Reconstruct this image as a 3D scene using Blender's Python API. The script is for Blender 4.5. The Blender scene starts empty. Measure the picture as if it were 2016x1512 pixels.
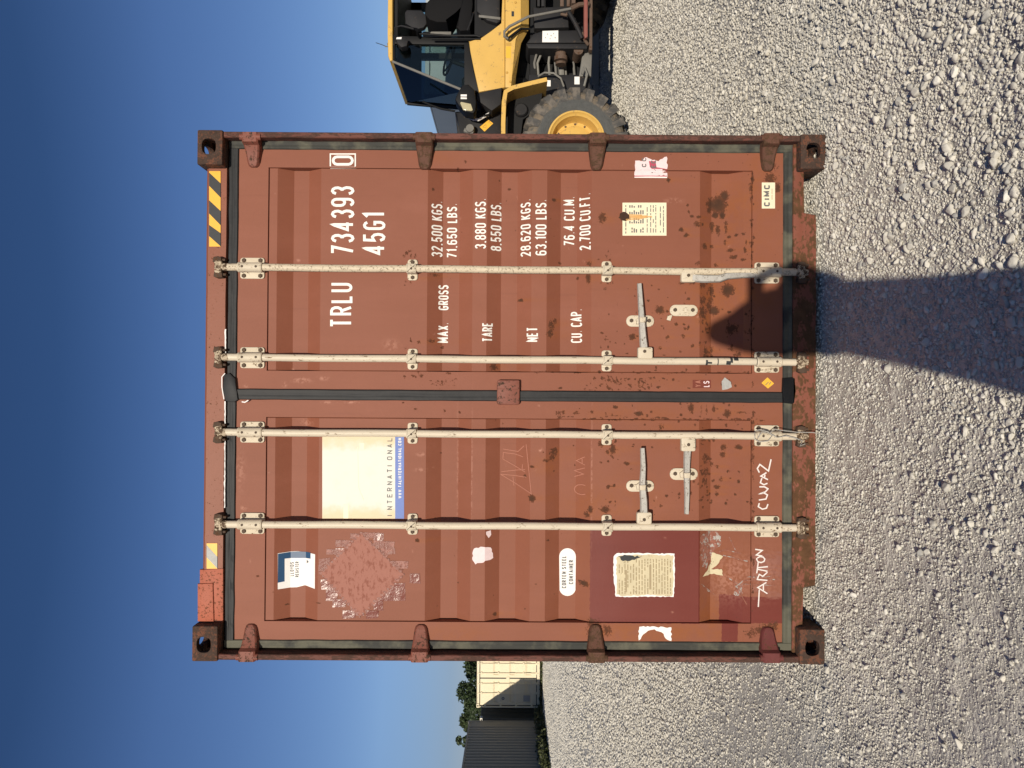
import bpy, bmesh, math, random
import numpy as np
from mathutils import Vector, Matrix, noise as mnoise
R_ = math.radians
random.seed(7); rng = np.random.default_rng(11)
SC = bpy.context.scene
COL = SC.collection

# ------------------------------------------------------------------ camera
CAM = np.array([0.0219343, -3.526567, 1.450981]); FPX = 1514.0
def _rot(a, b, c):
    ca, sa, cb, sb, cc, sc = math.cos(a), math.sin(a), math.cos(b), math.sin(b), math.cos(c), math.sin(c)
    return np.array([[ca,-sa,0],[sa,ca,0],[0,0,1]]) @ np.array([[1,0,0],[0,cb,-sb],[0,sb,cb]]) @ np.array([[cc,0,sc],[0,1,0],[-sc,0,cc]])
RC = _rot(-0.010163083, -0.002888706, -0.006288247)     # columns: right, forward, up of the upright view
cam = bpy.data.cameras.new('camera'); camo = bpy.data.objects.new('camera', cam); COL.objects.link(camo)
cam.sensor_fit = 'HORIZONTAL'; cam.sensor_width = 36.0; cam.lens = FPX/2016*36.0
cam.clip_start = 0.005; cam.clip_end = 3000
r_, f_, u_ = RC[:,0], RC[:,1], RC[:,2]                  # the phone was held on its side: world up is image left
camo.matrix_world = Matrix(((-u_[0], r_[0], -f_[0], CAM[0]), (-u_[1], r_[1], -f_[1], CAM[1]), (-u_[2], r_[2], -f_[2], CAM[2]), (0,0,0,1)))
SC.camera = camo
def P(x, y, Y):
    """point on the plane Y=const seen at photo pixel (x, y)"""
    d = RC @ np.array([(756-y)/FPX, 1.0, -(x-1008)/FPX]); t = (Y-CAM[1])/d[1]
    return CAM + t*d
def XZ(x, y, Y): q = P(x, y, Y); return (q[0], q[2])

# ------------------------------------------------------------------ light
SUN_EL, SUN_AZ = R_(17.2), R_(7.5)
w = bpy.data.worlds.new('World'); SC.world = w; w.use_nodes = True
nt = w.node_tree; sky = nt.nodes.new('ShaderNodeTexSky'); sky.sky_type = 'NISHITA'; sky.sun_disc = False
sky.sun_elevation = SUN_EL; sky.sun_rotation = math.pi + SUN_AZ
sky.air_density = 1.0; sky.dust_density = 0.15; sky.ozone_density = 5.5; sky.altitude = 100
bg = nt.nodes['Background']; bg.inputs['Strength'].default_value = 0.15
tcw = nt.nodes.new('ShaderNodeTexCoord'); spw = nt.nodes.new('ShaderNodeSeparateXYZ'); nt.links.new(tcw.outputs['Generated'], spw.inputs[0])
rp = nt.nodes.new('ShaderNodeValToRGB'); nt.links.new(spw.outputs[2], rp.inputs[0]); el = rp.color_ramp.elements   # clear dry air: paler low down, deeper blue overhead
for p_, c_ in ((0,(.86,.70,.79)),(.07,(.88,.73,.81)),(.15,(1.22,1.01,1.03)),(.386,(.92,.845,.94)),(.506,(.53,.57,.67)),(.9,(.46,.51,.62))):
    if p_ in (0, .9): e_ = el[0 if p_ == 0 else len(el)-1]; e_.position = p_
    else: e_ = el.new(p_)
    e_.color = (*[v*.5 for v in c_], 1)
mw = nt.nodes.new('ShaderNodeMix'); mw.data_type = 'RGBA'; mw.blend_type = 'MULTIPLY'; mw.inputs[0].default_value = 1
nt.links.new(sky.outputs[0], mw.inputs[6]); nt.links.new(rp.outputs[0], mw.inputs[7]); nt.links.new(mw.outputs[2], bg.inputs['Color'])
sun = bpy.data.lights.new('sun', 'SUN'); suno = bpy.data.objects.new('sun', sun); COL.objects.link(suno)
sun.energy = 3.9; sun.angle = R_(0.53); sun.color = (1.0, 0.90, 0.76)
SUNDIR = Vector((math.sin(SUN_AZ)*math.cos(SUN_EL), math.cos(SUN_AZ)*math.cos(SUN_EL), -math.sin(SUN_EL)))
suno.rotation_euler = SUNDIR.to_track_quat('-Z', 'Y').to_euler(); suno.location = (-3, -20, 12)
SC.view_settings.view_transform = 'Standard'; SC.view_settings.look = 'None'
SC.view_settings.exposure = 0.22; SC.view_settings.gamma = 1.0; SC.view_settings.use_curve_mapping = False

# ------------------------------------------------------------------ materials
class N:
    def __init__(s, name):
        s.m = bpy.data.materials.new(name); s.m.use_nodes = True; s.t = s.m.node_tree
        s.b = s.t.nodes['Principled BSDF']; s.tc = s.t.nodes.new('ShaderNodeTexCoord').outputs['Object']
    def lk(s, a, b): s.t.links.new(a, b)
    def val(s, sock, v):
        if hasattr(v, 'is_output'): s.lk(v, sock)
        elif isinstance(v, (tuple, list)) and len(v) == 3 and sock.type == 'RGBA': sock.default_value = (*v, 1)
        else: sock.default_value = v
    def math(s, op, a, b=0.0, clamp=False):
        n = s.t.nodes.new('ShaderNodeMath'); n.operation = op; n.use_clamp = clamp
        s.val(n.inputs[0], a); s.val(n.inputs[1], b); return n.outputs[0]
    def mix(s, f, a, b):
        n = s.t.nodes.new('ShaderNodeMix'); n.data_type = 'RGBA'
        s.val(n.inputs[0], f); s.val(n.inputs[6], a); s.val(n.inputs[7], b); return n.outputs[2]
    def step(s, v, lo, hi):
        n = s.t.nodes.new('ShaderNodeMapRange'); n.interpolation_type = 'SMOOTHSTEP'
        s.val(n.inputs[0], v); n.inputs[1].default_value = lo; n.inputs[2].default_value = hi; return n.outputs[0]
    def vec(s, scale=(1,1,1), off=(0,0,0), src=None):
        n = s.t.nodes.new('ShaderNodeMapping'); s.lk(src or s.tc, n.inputs[0])
        n.inputs['Scale'].default_value = scale; n.inputs['Location'].default_value = off; return n.outputs[0]
    def noise(s, scale, detail=4, rough=.55, vec=None, dist=0.0):
        n = s.t.nodes.new('ShaderNodeTexNoise'); s.lk(vec or s.tc, n.inputs['Vector'])
        n.inputs['Scale'].default_value = scale; n.inputs['Detail'].default_value = detail
        n.inputs['Roughness'].default_value = rough; n.inputs['Distortion'].default_value = dist; return n.outputs['Fac']
    def voro(s, scale, feature='F1', vec=None, out='Distance', rand=1.0):
        n = s.t.nodes.new('ShaderNodeTexVoronoi'); s.lk(vec or s.tc, n.inputs['Vector']); n.feature = feature
        n.inputs['Scale'].default_value = scale; n.inputs['Randomness'].default_value = rand; return n.outputs[out]
    def attr(s, name):
        n = s.t.nodes.new('ShaderNodeAttribute'); n.attribute_name = name; return n
    def sep(s, v):
        n = s.t.nodes.new('ShaderNodeSeparateXYZ'); s.lk(v, n.inputs[0]); return n.outputs
    def bump(s, h, strength=.3, dist=.01):
        n = s.t.nodes.new('ShaderNodeBump'); n.inputs['Strength'].default_value = strength
        n.inputs['Distance'].default_value = dist; s.lk(h, n.inputs['Height']); s.lk(n.outputs[0], s.b.inputs['Normal'])
    def done(s, col, rough=.6, metal=0.0, spec=None):
        s.val(s.b.inputs['Base Color'], col); s.val(s.b.inputs['Roughness'], rough); s.b.inputs['Metallic'].default_value = metal
        if spec is not None: s.b.inputs['Specular IOR Level'].default_value = spec
        return s.m
def sc(c, k): return tuple(min(1, v*k) for v in c)
def simple(name, col, rough=.6, var=.12, scale=9, metal=0.0, rust=0.0, rscale=14, rcol=(.07,.035,.018), bump=.15, bs=60, bd=.003, spec=None, stretch=(1,1,1), detail=5):
    n = N(name); v = n.vec(stretch)
    c = n.mix(n.noise(scale, detail, .6, v), sc(col, 1-var), sc(col, 1+var))
    r = rough
    if rust:
        k = n.step(n.math('ADD', n.math('MULTIPLY', n.noise(rscale, 6, .65, v), .62), n.math('MULTIPLY', n.noise(rscale*4.2, 4, .6, v), .38)), .605-.24*rust, .675-.24*rust)
        c = n.mix(k, c, n.mix(n.noise(rscale*2.3, 4), sc(rcol, .5), sc(rcol, 1.8)))
        r = n.math('ADD', n.math('MULTIPLY', k, .9-rough), rough)
    if bump: n.bump(n.noise(bs, 5), bump, bd)
    return n.done(c, r, metal, .22 if spec is None else spec)

RED = (.222, .077, .044)
M = {}
M['frame_red'] = simple('worn_red_frame', (.125,.048,.035), .65, .3, 14, rust=.62, rscale=40, rcol=(.06,.032,.024), bump=.4, bs=90, stretch=(1,1,.28))
M['header'] = simple('red_header', RED, .5, .1, 5, rust=.10, rscale=60, bump=.2)
M['sill'] = simple('rusty_sill', (.20,.067,.042), .6, .25, 6, rust=.66, rscale=12, rcol=(.085,.042,.02), bump=.5, stretch=(1,1,1.6))
M['casting'] = simple('rusty_casting', (.125,.052,.030), .8, .3, 14, rust=.7, rscale=24, rcol=(.05,.032,.024), bump=.8, bs=70, bd=.006)
M['hinge_red'] = simple('hinge_red', (.19,.066,.045), .55, .2, 14, rust=.38, rscale=44, rcol=(.05,.03,.02), bump=.4)
M['hinge_brown'] = simple('hinge_brown', (.105,.048,.031), .7, .25, 14, rust=.55, rscale=34, rcol=(.065,.036,.02), bump=.5)
M['cream'] = simple('cream_lock_paint', (.56,.49,.37), .5, .12, 18, rust=.22, rscale=55, rcol=(.12,.075,.04), bump=.2, stretch=(1,1,.5))
M['bar'] = simple('cream_bar_paint', (.58,.51,.39), .42, .1, 16, rust=.16, rscale=60, rcol=(.16,.11,.065), bump=.2, stretch=(1,1,.35))
M['barspeck'] = simple('speckled_bar_paint', (.57,.49,.36), .48, .1, 16, rust=.30, rscale=100, rcol=(.10,.065,.04), bump=.25)
M['galv'] = simple('galvanised_lever', (.40,.385,.35), .5, .25, 40, metal=.25, rust=.25, rscale=70, rcol=(.12,.09,.06), bump=.3)
M['bolt'] = simple('rusty_bolt', (.085,.06,.042), .7, .3, 90, bump=.3)
M['cam'] = simple('rusty_cam', (.075,.05,.035), .8, .4, 50, rust=.4, rscale=60, bump=.6)
M['camcream'] = simple('worn_cam_paint', (.45,.37,.26), .6, .2, 30, rust=.6, rscale=45, rcol=(.075,.048,.03), bump=.4)
M['redpatch'] = simple('orange_red_patch', (.36,.10,.055), .55, .12, 9, rust=.3, rscale=75)
M['darkred'] = simple('dark_red_hinge', (.13,.035,.032), .55, .2, 20, rust=.3, rscale=40)
n = N('rubber_gasket')
g = n.noise(7, 5, .6, n.vec((1,1,1))); g2 = n.noise(40, 4, .6, n.vec((1,1,.15)))
n.bump(g2, .4, .004); M['rubber'] = n.done(n.mix(n.step(g, .42, .62), n.mix(g2, (.018,.019,.017), (.04,.042,.036)), n.mix(g2, (.065,.066,.045), (.125,.12,.085))), .75)
M['black_rubber'] = simple('black_rubber', (.020,.021,.022), .55, .3, 18, bump=.3, bs=25, bd=.004)
M['shiny_black'] = simple('shiny_black_rubber', (.010,.011,.013), .22, .2, 20, bump=.25, bs=18, bd=.006)
M['foam'] = simple('white_sealant', (.75,.73,.70), .7, .1, 60)
M['white'] = simple('white_lettering', (.78,.76,.70), .5, .05, 40, bump=0)
M['yellow'] = simple('hazard_yellow', (.75,.42,.05), .4, .08, 30, bump=0)
M['black'] = simple('hazard_black', (.035,.038,.04), .5, .2, 60, bump=0)
M['greytape'] = simple('worn_grey_tape', (.36,.36,.34), .5, .3, 60, bump=.1)
n = N('yellowed_sticker'); s_ = n.sep(n.tc)
xc_ = P(700,940,.08)[0]; ed = n.math('ABSOLUTE', n.math('SUBTRACT', s_[0], xc_))
yf = n.step(n.math('ADD', ed, n.math('MULTIPLY', n.math('SUBTRACT', n.noise(22,5), .5), .10)), .115, .18)
yf = n.math('MAXIMUM', n.math('MULTIPLY', yf, .8), n.math('MULTIPLY', n.step(n.noise(7,5), .5, .8), .35))
M['cream_sticker'] = n.done(n.mix(yf, (.66,.645,.57), (.64,.51,.31)), .5, 0, .2)
M['paper'] = simple('white_sticker', (.80,.78,.74), .5, .06, 15, bump=0)
M['plate'] = simple('cream_data_plate', (.78,.70,.50), .45, .1, 10, bump=0)
M['aged'] = simple('aged_paper', (.56,.49,.32), .55, .25, 22, rust=.12, rscale=30, rcol=(.18,.14,.09), bump=.2, bs=30)
M['navy'] = simple('navy_sticker', (.03,.075,.15), .4, .1, 20, bump=0)
M['blue'] = simple('blue_band', (.085,.15,.42), .4, .15, 50, bump=0)
M['ink'] = simple('grey_ink', (.13,.13,.125), .6, .1, 30, bump=0)
M['inkbrown'] = simple('brown_ink', (.34,.27,.16), .6, .1, 30, bump=0)
M['chalk'] = simple('chalk', (.72,.66,.62), .8, .1, 60, bump=0)
M['scratch'] = simple('pale_scratch', (.37,.155,.105), .7, .1, 60, bump=0)
M['rustspot'] = simple('rust_bloom', (.05,.028,.018), .9, .4, 60, bump=.5)
M['orangestain'] = simple('orange_rust_run', (.60,.34,.12), .7, .3, 60, bump=0)
M['pinksticker'] = simple('torn_pink_sticker', (.74,.60,.60), .5, .12, 40, bump=.1)
M['crimson'] = simple('crimson_print', (.42,.07,.11), .5, .15, 40, bump=0)
n = N('clear_tape_residue'); k = n.noise(60, 5, .65, n.vec((1,1,.5)))
n.bump(n.noise(45, 5, .65), .5, .01)
M['tape'] = n.done(n.mix(n.step(k, .46, .66), (.19,.062,.042), (.30,.125,.095)), n.math('ADD', n.math('MULTIPLY', k, .4), .14), 0, .3)
n = N('scuffed_residue'); k = n.noise(26, 6, .7, n.vec((1,1,1.8), dist if False else (0,0,0)))
s_ = n.sep(n.tc)
n.bump(k, .3, .005)
M['residue'] = n.done(n.mix(n.step(k, .50, .60), (.315,.135,.100), (.225,.080,.054)), .6, 0, .15)
M['tape2'] = simple('dark_clear_tape', (.17,.05,.035), .22, .2, 40, bump=.4, bs=35, bd=.006)
M['silver'] = simple('scraped_bare_metal', (.36,.35,.32), .45, .4, 30, metal=.2, rust=.75, rscale=34, rcol=(.24,.10,.07), bump=.2)

# red door paint with painted-on wear masks
n = N('weathered_red_door')
at = n.attr('wear'); ch = n.t.nodes.new('ShaderNodeSeparateColor'); n.lk(at.outputs['Color'], ch.inputs[0])
Rr, Gg, Bb = ch.outputs[0], ch.outputs[1], ch.outputs[2]
big = n.noise(1.6, 4, .6); streak = n.noise(9, 5, .6, n.vec((1,1,.12))); fine = n.noise(90, 4, .6); mid = n.noise(22, 5, .65)
c = n.mix(big, sc(RED, .88), sc(RED, 1.12)); c = n.mix(n.math('MULTIPLY', n.step(streak, .45, .75), .22), c, (.29,.108,.070))
c = n.mix(n.math('MULTIPLY', n.step(mid, .55, .75), .22), c, (.19,.060,.034))
c = n.mix(n.math('MULTIPLY', n.step(n.noise(2.6, 6, .7, n.vec((1,1,.55),(4,0,2))), .50, .72), .30), c, (.265,.098,.064))
c = n.mix(n.math('MULTIPLY', n.step(n.noise(40, 3, .6, n.vec((1,1,.03))), .60, .78), .22), c, (.15,.052,.034))
c = n.mix(n.math('MULTIPLY', fine, .10), c, (.16,.05,.028))
st = n.math('MULTIPLY', Gg, n.math('ADD', n.math('MULTIPLY', n.step(mid, .32, .62), .7), .3), True)
c = n.mix(n.math('MULTIPLY', st, .74), c, n.mix(streak, (.23,.066,.016), (.28,.095,.026)))
s3 = n.sep(n.tc); jx = n.math('ADD', s3[0], n.math('MULTIPLY', n.math('SUBTRACT', n.noise(60,3), .5), .012)); jz = n.math('ADD', s3[2], n.math('MULTIPLY', n.math('SUBTRACT', n.noise(60,3,.5,n.vec((1,1,1),(3,1,2))), .5), .012))
def box(x0, x1, z0, z1):
    f = n.math('MULTIPLY', n.math('GREATER_THAN', jx, x0), n.math('LESS_THAN', jx, x1))
    return n.math('MULTIPLY', f, n.math('MULTIPLY', n.math('GREATER_THAN', jz, z0), n.math('LESS_THAN', jz, z1)))
def pxbox(xa, xb, ya, yb, f=None):     # photo pixel box on the door face
    x0, z1 = XZ(xa, yb, .08); x1, z0 = XZ(xb, ya, .08); return box(min(x0,x1), max(x0,x1), min(z0,z1), max(z0,z1))
patch = n.math('MAXIMUM', pxbox(1161, 1378, 1042, 1226), n.math('MAXIMUM', pxbox(1420, 1540, 1175, 1226), pxbox(1420, 1452, 1226, 1262)))
c = n.mix(patch, c, n.mix(streak, (.128,.025,.019), (.170,.040,.029)))
c = n.mix(n.math('MULTIPLY', pxbox(1480, 1540, 1085, 1180), n.step(n.noise(30,4,.6,n.vec((1,1,.3))), .40, .55)), c, (.22,.085,.06))
c = n.mix(n.math('MULTIPLY', Bb, n.step(n.noise(70,4), .42, .58)), c, (.42,.20,.14))
pit = n.math('MULTIPLY', n.step(n.voro(34), .11, .055), n.step(n.noise(3.0, 3), .44, .60))
low = n.step(s3[2], 1.9, .3)
rr = n.math('MAXIMUM', n.math('ADD', Rr, n.math('MULTIPLY', n.math('SUBTRACT', n.noise(75, 5, .7), .5), n.math('MULTIPLY', n.step(Rr, .02, .2), 1.5))), n.math('MULTIPLY', n.math('MULTIPLY', pit, low), .9))
rr = n.math('ADD', rr, n.math('MULTIPLY', n.math('SUBTRACT', n.noise(190, 3, .6), .5), n.math('MULTIPLY', n.step(Rr, .02, .2), .9)))
rf = n.step(rr, .47, .60)
c = n.mix(n.math('MULTIPLY', rf, .92), c, n.mix(n.step(Rr, .62, .95), n.mix(n.noise(55, 4), (.05,.022,.012), (.13,.045,.022)), n.mix(n.noise(55, 4), (.024,.016,.011), (.085,.038,.02))))
n.bump(n.math('ADD', n.math('MULTIPLY', fine, .35), n.math('MULTIPLY', rf, .5)), .22, .004)
rg = n.math('ADD', n.math('MULTIPLY', patch, -.20), n.math('ADD', n.math('MULTIPLY', rf, .3), .60))
M['door'] = n.done(c, rg, 0, .25)

# ------------------------------------------------------------------ mesh builder
class MB:
    def __init__(s): s.v, s.f, s.mi = [], [], []; s.cur = 0
    def add(s, vs, fs):
        o = len(s.v); s.v += [tuple(map(float, q)) for q in vs]; s.f += [tuple(i+o for i in f) for f in fs]; s.mi += [s.cur]*len(fs); return s
    def box(s, x0, x1, y0, y1, z0, z1, m=None):
        vs = [(x,y,z) for x in (x0,x1) for y in (y0,y1) for z in (z0,z1)]
        if m is not None: vs = [tuple(m @ Vector(q)) for q in vs]
        return s.add(vs, [(0,1,3,2),(4,6,7,5),(0,4,5,1),(2,3,7,6),(0,2,6,4),(1,5,7,3)])
    def bbox(s, x0, x1, y0, y1, z0, z1, b=.004, seg=1):
        bm = bmesh.new(); bmesh.ops.create_cube(bm, size=1)
        for q in bm.verts: q.co = Vector(((x0+x1)/2+q.co.x*(x1-x0), (y0+y1)/2+q.co.y*(y1-y0), (z0+z1)/2+q.co.z*(z1-z0)))
        bmesh.ops.bevel(bm, geom=bm.edges[:], offset=b, segments=seg, affect='EDGES', profile=.5)
        return s.bm(bm)
    def bm(s, bm, m=None):
        bm.verts.ensure_lookup_table(); bm.verts.index_update()
        vs = [(m @ q.co if m is not None else q.co) for q in bm.verts]; fs = [[v.index for v in f.verts] for f in bm.faces]
        s.add(vs, fs); bm.free(); return s
    def prism(s, pts, y0, y1, b=0):
        """outline in (X,Z), extruded along Y"""
        a = sum(pts[i][0]*pts[(i+1)%len(pts)][1]-pts[(i+1)%len(pts)][0]*pts[i][1] for i in range(len(pts)))
        if a < 0: pts = pts[::-1]
        bm = bmesh.new(); k = len(pts)
        A = [bm.verts.new((p[0], y0, p[1])) for p in pts]; B = [bm.verts.new((p[0], y1, p[1])) for p in pts]
        F = bm.faces.new(A); bm.faces.new(B[::-1])
        for i in range(k): bm.faces.new((A[(i+1)%k], A[i], B[i], B[(i+1)%k]))
        if b: bmesh.ops.bevel(bm, geom=list(F.edges), offset=b, segments=2, affect='EDGES', profile=.5)
        return s.bm(bm)
    def tube(s, pts, r, n=10, cap=True):
        pts = [Vector(p) for p in pts]; rs = r if isinstance(r, (list,tuple)) else [r]*len(pts)
        vs, fs = [], []; up = None
        for i, p in enumerate(pts):
            d = (pts[min(i+1,len(pts)-1)]-pts[max(i-1,0)]).normalized()
            if up is None: up = d.orthogonal().normalized()
            up = (up-d*up.dot(d)).normalized(); sd = d.cross(up)
            for k in range(n):
                a = 2*math.pi*k/n; vs.append(p+(up*math.cos(a)+sd*math.sin(a))*rs[i])
        for i in range(len(pts)-1):
            for k in range(n): fs.append((i*n+k, i*n+(k+1)%n, (i+1)*n+(k+1)%n, (i+1)*n+k))
        if cap: fs += [tuple(range(n))[::-1], tuple((len(pts)-1)*n+k for k in range(n))]
        return s.add(vs, fs)
    def lathe(s, prof, c, axis='Y', n=48, closed=False):
        """prof: (along, radius) pairs around an axis through c"""
        vs, fs = [], []; k = len(prof)
        for i in range(n):
            a = 2*math.pi*i/n
            for (t, r) in prof:
                if axis == 'Y': vs.append((c[0]+r*math.cos(a), c[1]+t, c[2]+r*math.sin(a)))
                elif axis == 'Z': vs.append((c[0]+r*math.cos(a), c[1]+r*math.sin(a), c[2]+t))
                else: vs.append((c[0]+t, c[1]+r*math.cos(a), c[2]+r*math.sin(a)))
        for i in range(n):
            j = (i+1)%n
            for q in range(k if closed else k-1): fs.append((i*k+q, i*k+(q+1)%k, j*k+(q+1)%k, j*k+q))
        return s.add(vs, fs)
    def build(s, name, mat, parent=None, smooth=35, fix=True):
        me = bpy.data.meshes.new(name); me.from_pydata(s.v, [], s.f)
        mats = mat if isinstance(mat, (list,tuple)) else [mat]
        for m in mats: me.materials.append(m)
        if len(mats) > 1: me.polygons.foreach_set('material_index', s.mi)
        if fix:
            bm = bmesh.new(); bm.from_mesh(me); bmesh.ops.recalc_face_normals(bm, faces=bm.faces[:]); bm.to_mesh(me); bm.free()
        if smooth:
            me.polygons.foreach_set('use_smooth', [True]*len(me.polygons)); me.set_sharp_from_angle(angle=R_(smooth))
        me.update(); return link(name, me, parent)
def link(name, me, parent=None):
    o = bpy.data.objects.new(name, me); COL.objects.link(o)
    if parent is not None: put(o, parent)
    return o
def put(o, parent):
    o.parent = parent; r = parent
    loc = Vector((0,0,0))
    while r is not None: loc += r.location; r = r.parent
    o.location = -loc if o.location.length == 0 else o.location
    if parent.parent is not None or parent.type != 'EMPTY': o.location = (0,0,0) if parent.type != 'EMPTY' else o.location
def thing(name, label, cat, loc=(0,0,0), group=None):
    o = bpy.data.objects.new(name, None); COL.objects.link(o); o.location = loc; o.empty_display_size = .2
    return tag(o, label, cat, group)
def tag(o, label=None, cat=None, group=None, kind=None):
    if label: o['label'] = label
    if cat: o['category'] = cat
    if group: o['group'] = group
    if kind: o['kind'] = kind
    return o

# ================================================================== THE RED CONTAINER
W2, HT = 1.219, 2.896
box_ = thing('shipping_container', 'large rust red shipping container with closed doors and cream locking bars filling the middle', 'shipping container')
YD = .075                               # door frame plane
# ---- corrugation profile shared by both doors (photo x of crest end, recess start, recess end, crest start)
COR = [(546,574,604,632),(842,871,904,931),(959,987,1019,1047),(1077,1105,1138,1165),(1378,1405,1439,1464)]
CORZ = [[XZ(x, 430, .08)[1] for x in q] for q in COR]
DEEP = .040
def prof(z):
    for a, b, c, d in CORZ:
        if d < z < a:
            if z > b: return (a-z)/(a-b)
            if z < c: return (z-d)/(c-d)
            return 1.0
    return 0.0
def smooth01(t): t = max(0, min(1, t)); return t*t*(3-2*t)
class Door: pass
def mkdoor(xa, xb, pa, pb, zt, zb, pzt, pzb):
    d = Door(); d.xa, d.xb, d.pa, d.pb, d.zt, d.zb, d.pzt, d.pzb = xa, xb, pa, pb, zt, zb, pzt, pzb
    return d
xR0, xR1 = P(1000,769,YD)[0], P(1000,297,YD)[0]; xL0, xL1 = P(1000,1262,YD)[0], P(1000,789.5,YD)[0]
ZT, ZB = P(466,750,YD)[2], P(1541,750,YD)[2]; PZT, PZB = P(525,750,YD)[2], P(1480,750,YD)[2]
DR = mkdoor(xR0, xR1, P(1000,732.5,YD)[0], P(1000,333,YD)[0], ZT, ZB, PZT, PZB)
DL = mkdoor(xL0, xL1, P(1000,1225,YD)[0], P(1000,824,YD)[0], ZT, ZB, PZT, PZB)
def dents(X, Z):
    return .0035*mnoise.noise((X*2.1, 3.3, Z*1.7)) + .0012*mnoise.noise((X*7, 9.1, Z*6))
def depth(X, Z):
    """Y of the door face at world X, Z"""
    d = DR if X > .003 else DL
    e = dents(X, Z)
    if d.pa < X < d.pb and d.pzb < Z < d.pzt:
        m = min(X-d.pa, d.pb-X, Z-d.pzb, d.pzt-Z)
        if m < .004: return YD+.011+DEEP*prof(Z)
        return YD+.005+DEEP*prof(Z)+e
    return YD+.4*e
BREAKS = sorted(z for q in CORZ for z in q)

# ---- wear spots in photo pixels: (x, y, rx, ry, strength)
SPOT = [(1419,399,19,20,1),(1405,399,13,14,.9),(1431,381,10,11,1),(1413,420,8,8,1),(1427,420,7,9,1),(1400,410,8,10,.8),(1481,354,4,10,.8),(1478,370,5,14,.7),(1316,354,5,6,.9),(1354,404,4,4,.8),(1356,417,4,4,.8),
 (1362,426,5,4,.8),(1375,427,7,4,.8),(1373,441,9,9,.7),(1384,441,4,5,.8),(1406,444,6,14,.8),(1418,449,6,14,.8),(1434,444,5,20,.7),(1341,452,6,5,.9),(1351,463,6,5,.9),(1389,483,7,9,.8),(1405,482,5,5,.8),(1440,463,5,4,.8),(1452,461,5,4,.8),
 (1464,460,5,4,.8),(1432,474,4,8,.7),(1442,490,8,5,.8),(1448,504,8,5,.8),(1467,492,4,7,.8),(1469,477,3,8,.7),(1464,511,6,4,.8),(1374,519,8,7,.6),(1414,519,6,6,.7),(1299,610,11,11,.85),(1410,610,12,10,1),(1384,590,9,14,.7),(1384,615,11,16,.8),(1398,600,10,10,.7),
 (1437,569,14,16,.95),(1405,570,6,16,.8),(1384,561,10,10,.7),(1362,555,12,7,.7),(1342,557,10,6,.6),(1402,590,6,10,.7),(1245,663,9,8,.85),(1444,646,14,13,.8),(1331,638,5,5,.8),(1349,648,5,5,.7),(1344,661,6,4,.8),(1314,664,5,5,.8),(1363,681,5,5,.8),
 (1391,690,6,10,.8),(1405,688,5,10,.7),(1444,684,4,12,.7),(1299,685,6,4,.8),(1455,697,6,8,.7),(1360,803,7,13,.8),(1380,806,3,14,.6),(1391,806,3,14,.6),(1405,806,4,12,.7),(1257,814,10,6,.9),(1211,801,7,4,.9),
 (1301,840,7,9,.7),(1429,882,8,9,.75),(1427,896,7,8,.75),(1456,881,7,6,.9),(1206,883,8,14,.8),(1196,890,6,6,.7),(1234,912,7,5,.8),(1206,900,4,5,.7),(1481,877,5,18,.6),(1481,905,5,14,.6),(1391,905,9,12,.65),(1391,930,9,14,.65),(1391,950,8,8,.6),
 (1405,915,5,10,.6),(1424,945,5,7,.7),(1438,930,4,4,.8),(1301,996,5,4,.7),(1416,961,8,6,.8),(1415,975,5,5,.8),(1312,976,4,4,.8),(1198,958,6,6,.8),
 (972,722,9,9,.8),(1086,640,8,12,.75),(1083,655,9,12,.75),(1092,632,7,9,.6),(1091,890,11,10,.75),(1088,902,8,10,.7),(1095,885,5,5,.7),(1047,981,8,8,1),(1246,662,8,8,.7),(1103,764,5,3,.9),(1034,938,4,4,.9),(1075,907,7,4,.8),(1047,919,6,4,.8),(1184,874,7,9,.75),(1207,884,6,10,.75),
 (1162,1003,7,9,.85),(1156,1013,6,8,.8),(1191,1003,12,9,.8),(1186,429,11,13,.75),(916,319,4,5,.7),(1003,367,8,6,.6),(852,371,4,4,.8),(1092,391,6,4,.9),(1158,547,6,13,.8),(1160,518,7,8,.7),(855,541,9,5,.7),(1025,590,6,4,.95),(1103,516,4,4,.8),(1138,546,4,4,.8),
 (1229,427,9,9,1),(901,332,4,4,.6),(848,671,9,5,.7),(868,683,5,4,.8),(1150,1150,10,7,.95),(1143,1146,6,3,.9),(974,1212,5,5,.9),(821,1064,5,5,.95),(1079,1064,4,3,.9),(1055,1150,3,2,.9),(884,735,8,4,.6),(1515,352,14,16,.75),(1530,370,8,14,.8),(1525,330,10,10,.6),
 (1500,1240,20,14,.75),(1480,1245,20,14,.6),(1520,1232,14,14,.7),(1172,1240,18,24,.85),(1165,1225,12,12,.7),(1195,1240,10,16,.7),(508,1134,6,2,.8),(561,1193,6,2,.9),(627,1187,5,2,.9),(538,1165,3,2,.7),(1429,756,10,11,.95),(1431,814,10,9,.8),(1435,798,3,5,.8),(477,1146,3,3,.6),
 (1460,812,18,4,.6),(1482,812,10,3,.6),(818,805,4,3,.9),(794,793,3,2,.9),(876,809,3,3,.8),(905,811,3,3,.8),(1100,816,8,9,.65),(1108,812,5,7,.7),(1135,813,9,5,.65),(1165,810,8,5,.65),(1120,820,20,2,.6),(1210,818,25,2,.55)]
for _ in range(150):
    x = 1180+300*random.random()**.8; y = random.uniform(560,1000); SPOT.append((x, y, random.uniform(1.8,4.2), random.uniform(1.8,4.2), random.uniform(.6,.95)))
for _ in range(90):
    SPOT.append((1391+random.gauss(0,9), random.choice((random.uniform(540,720), random.uniform(860,1000))), random.uniform(2.5,6), random.uniform(2.5,6), random.uniform(.55,.85)))
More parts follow.
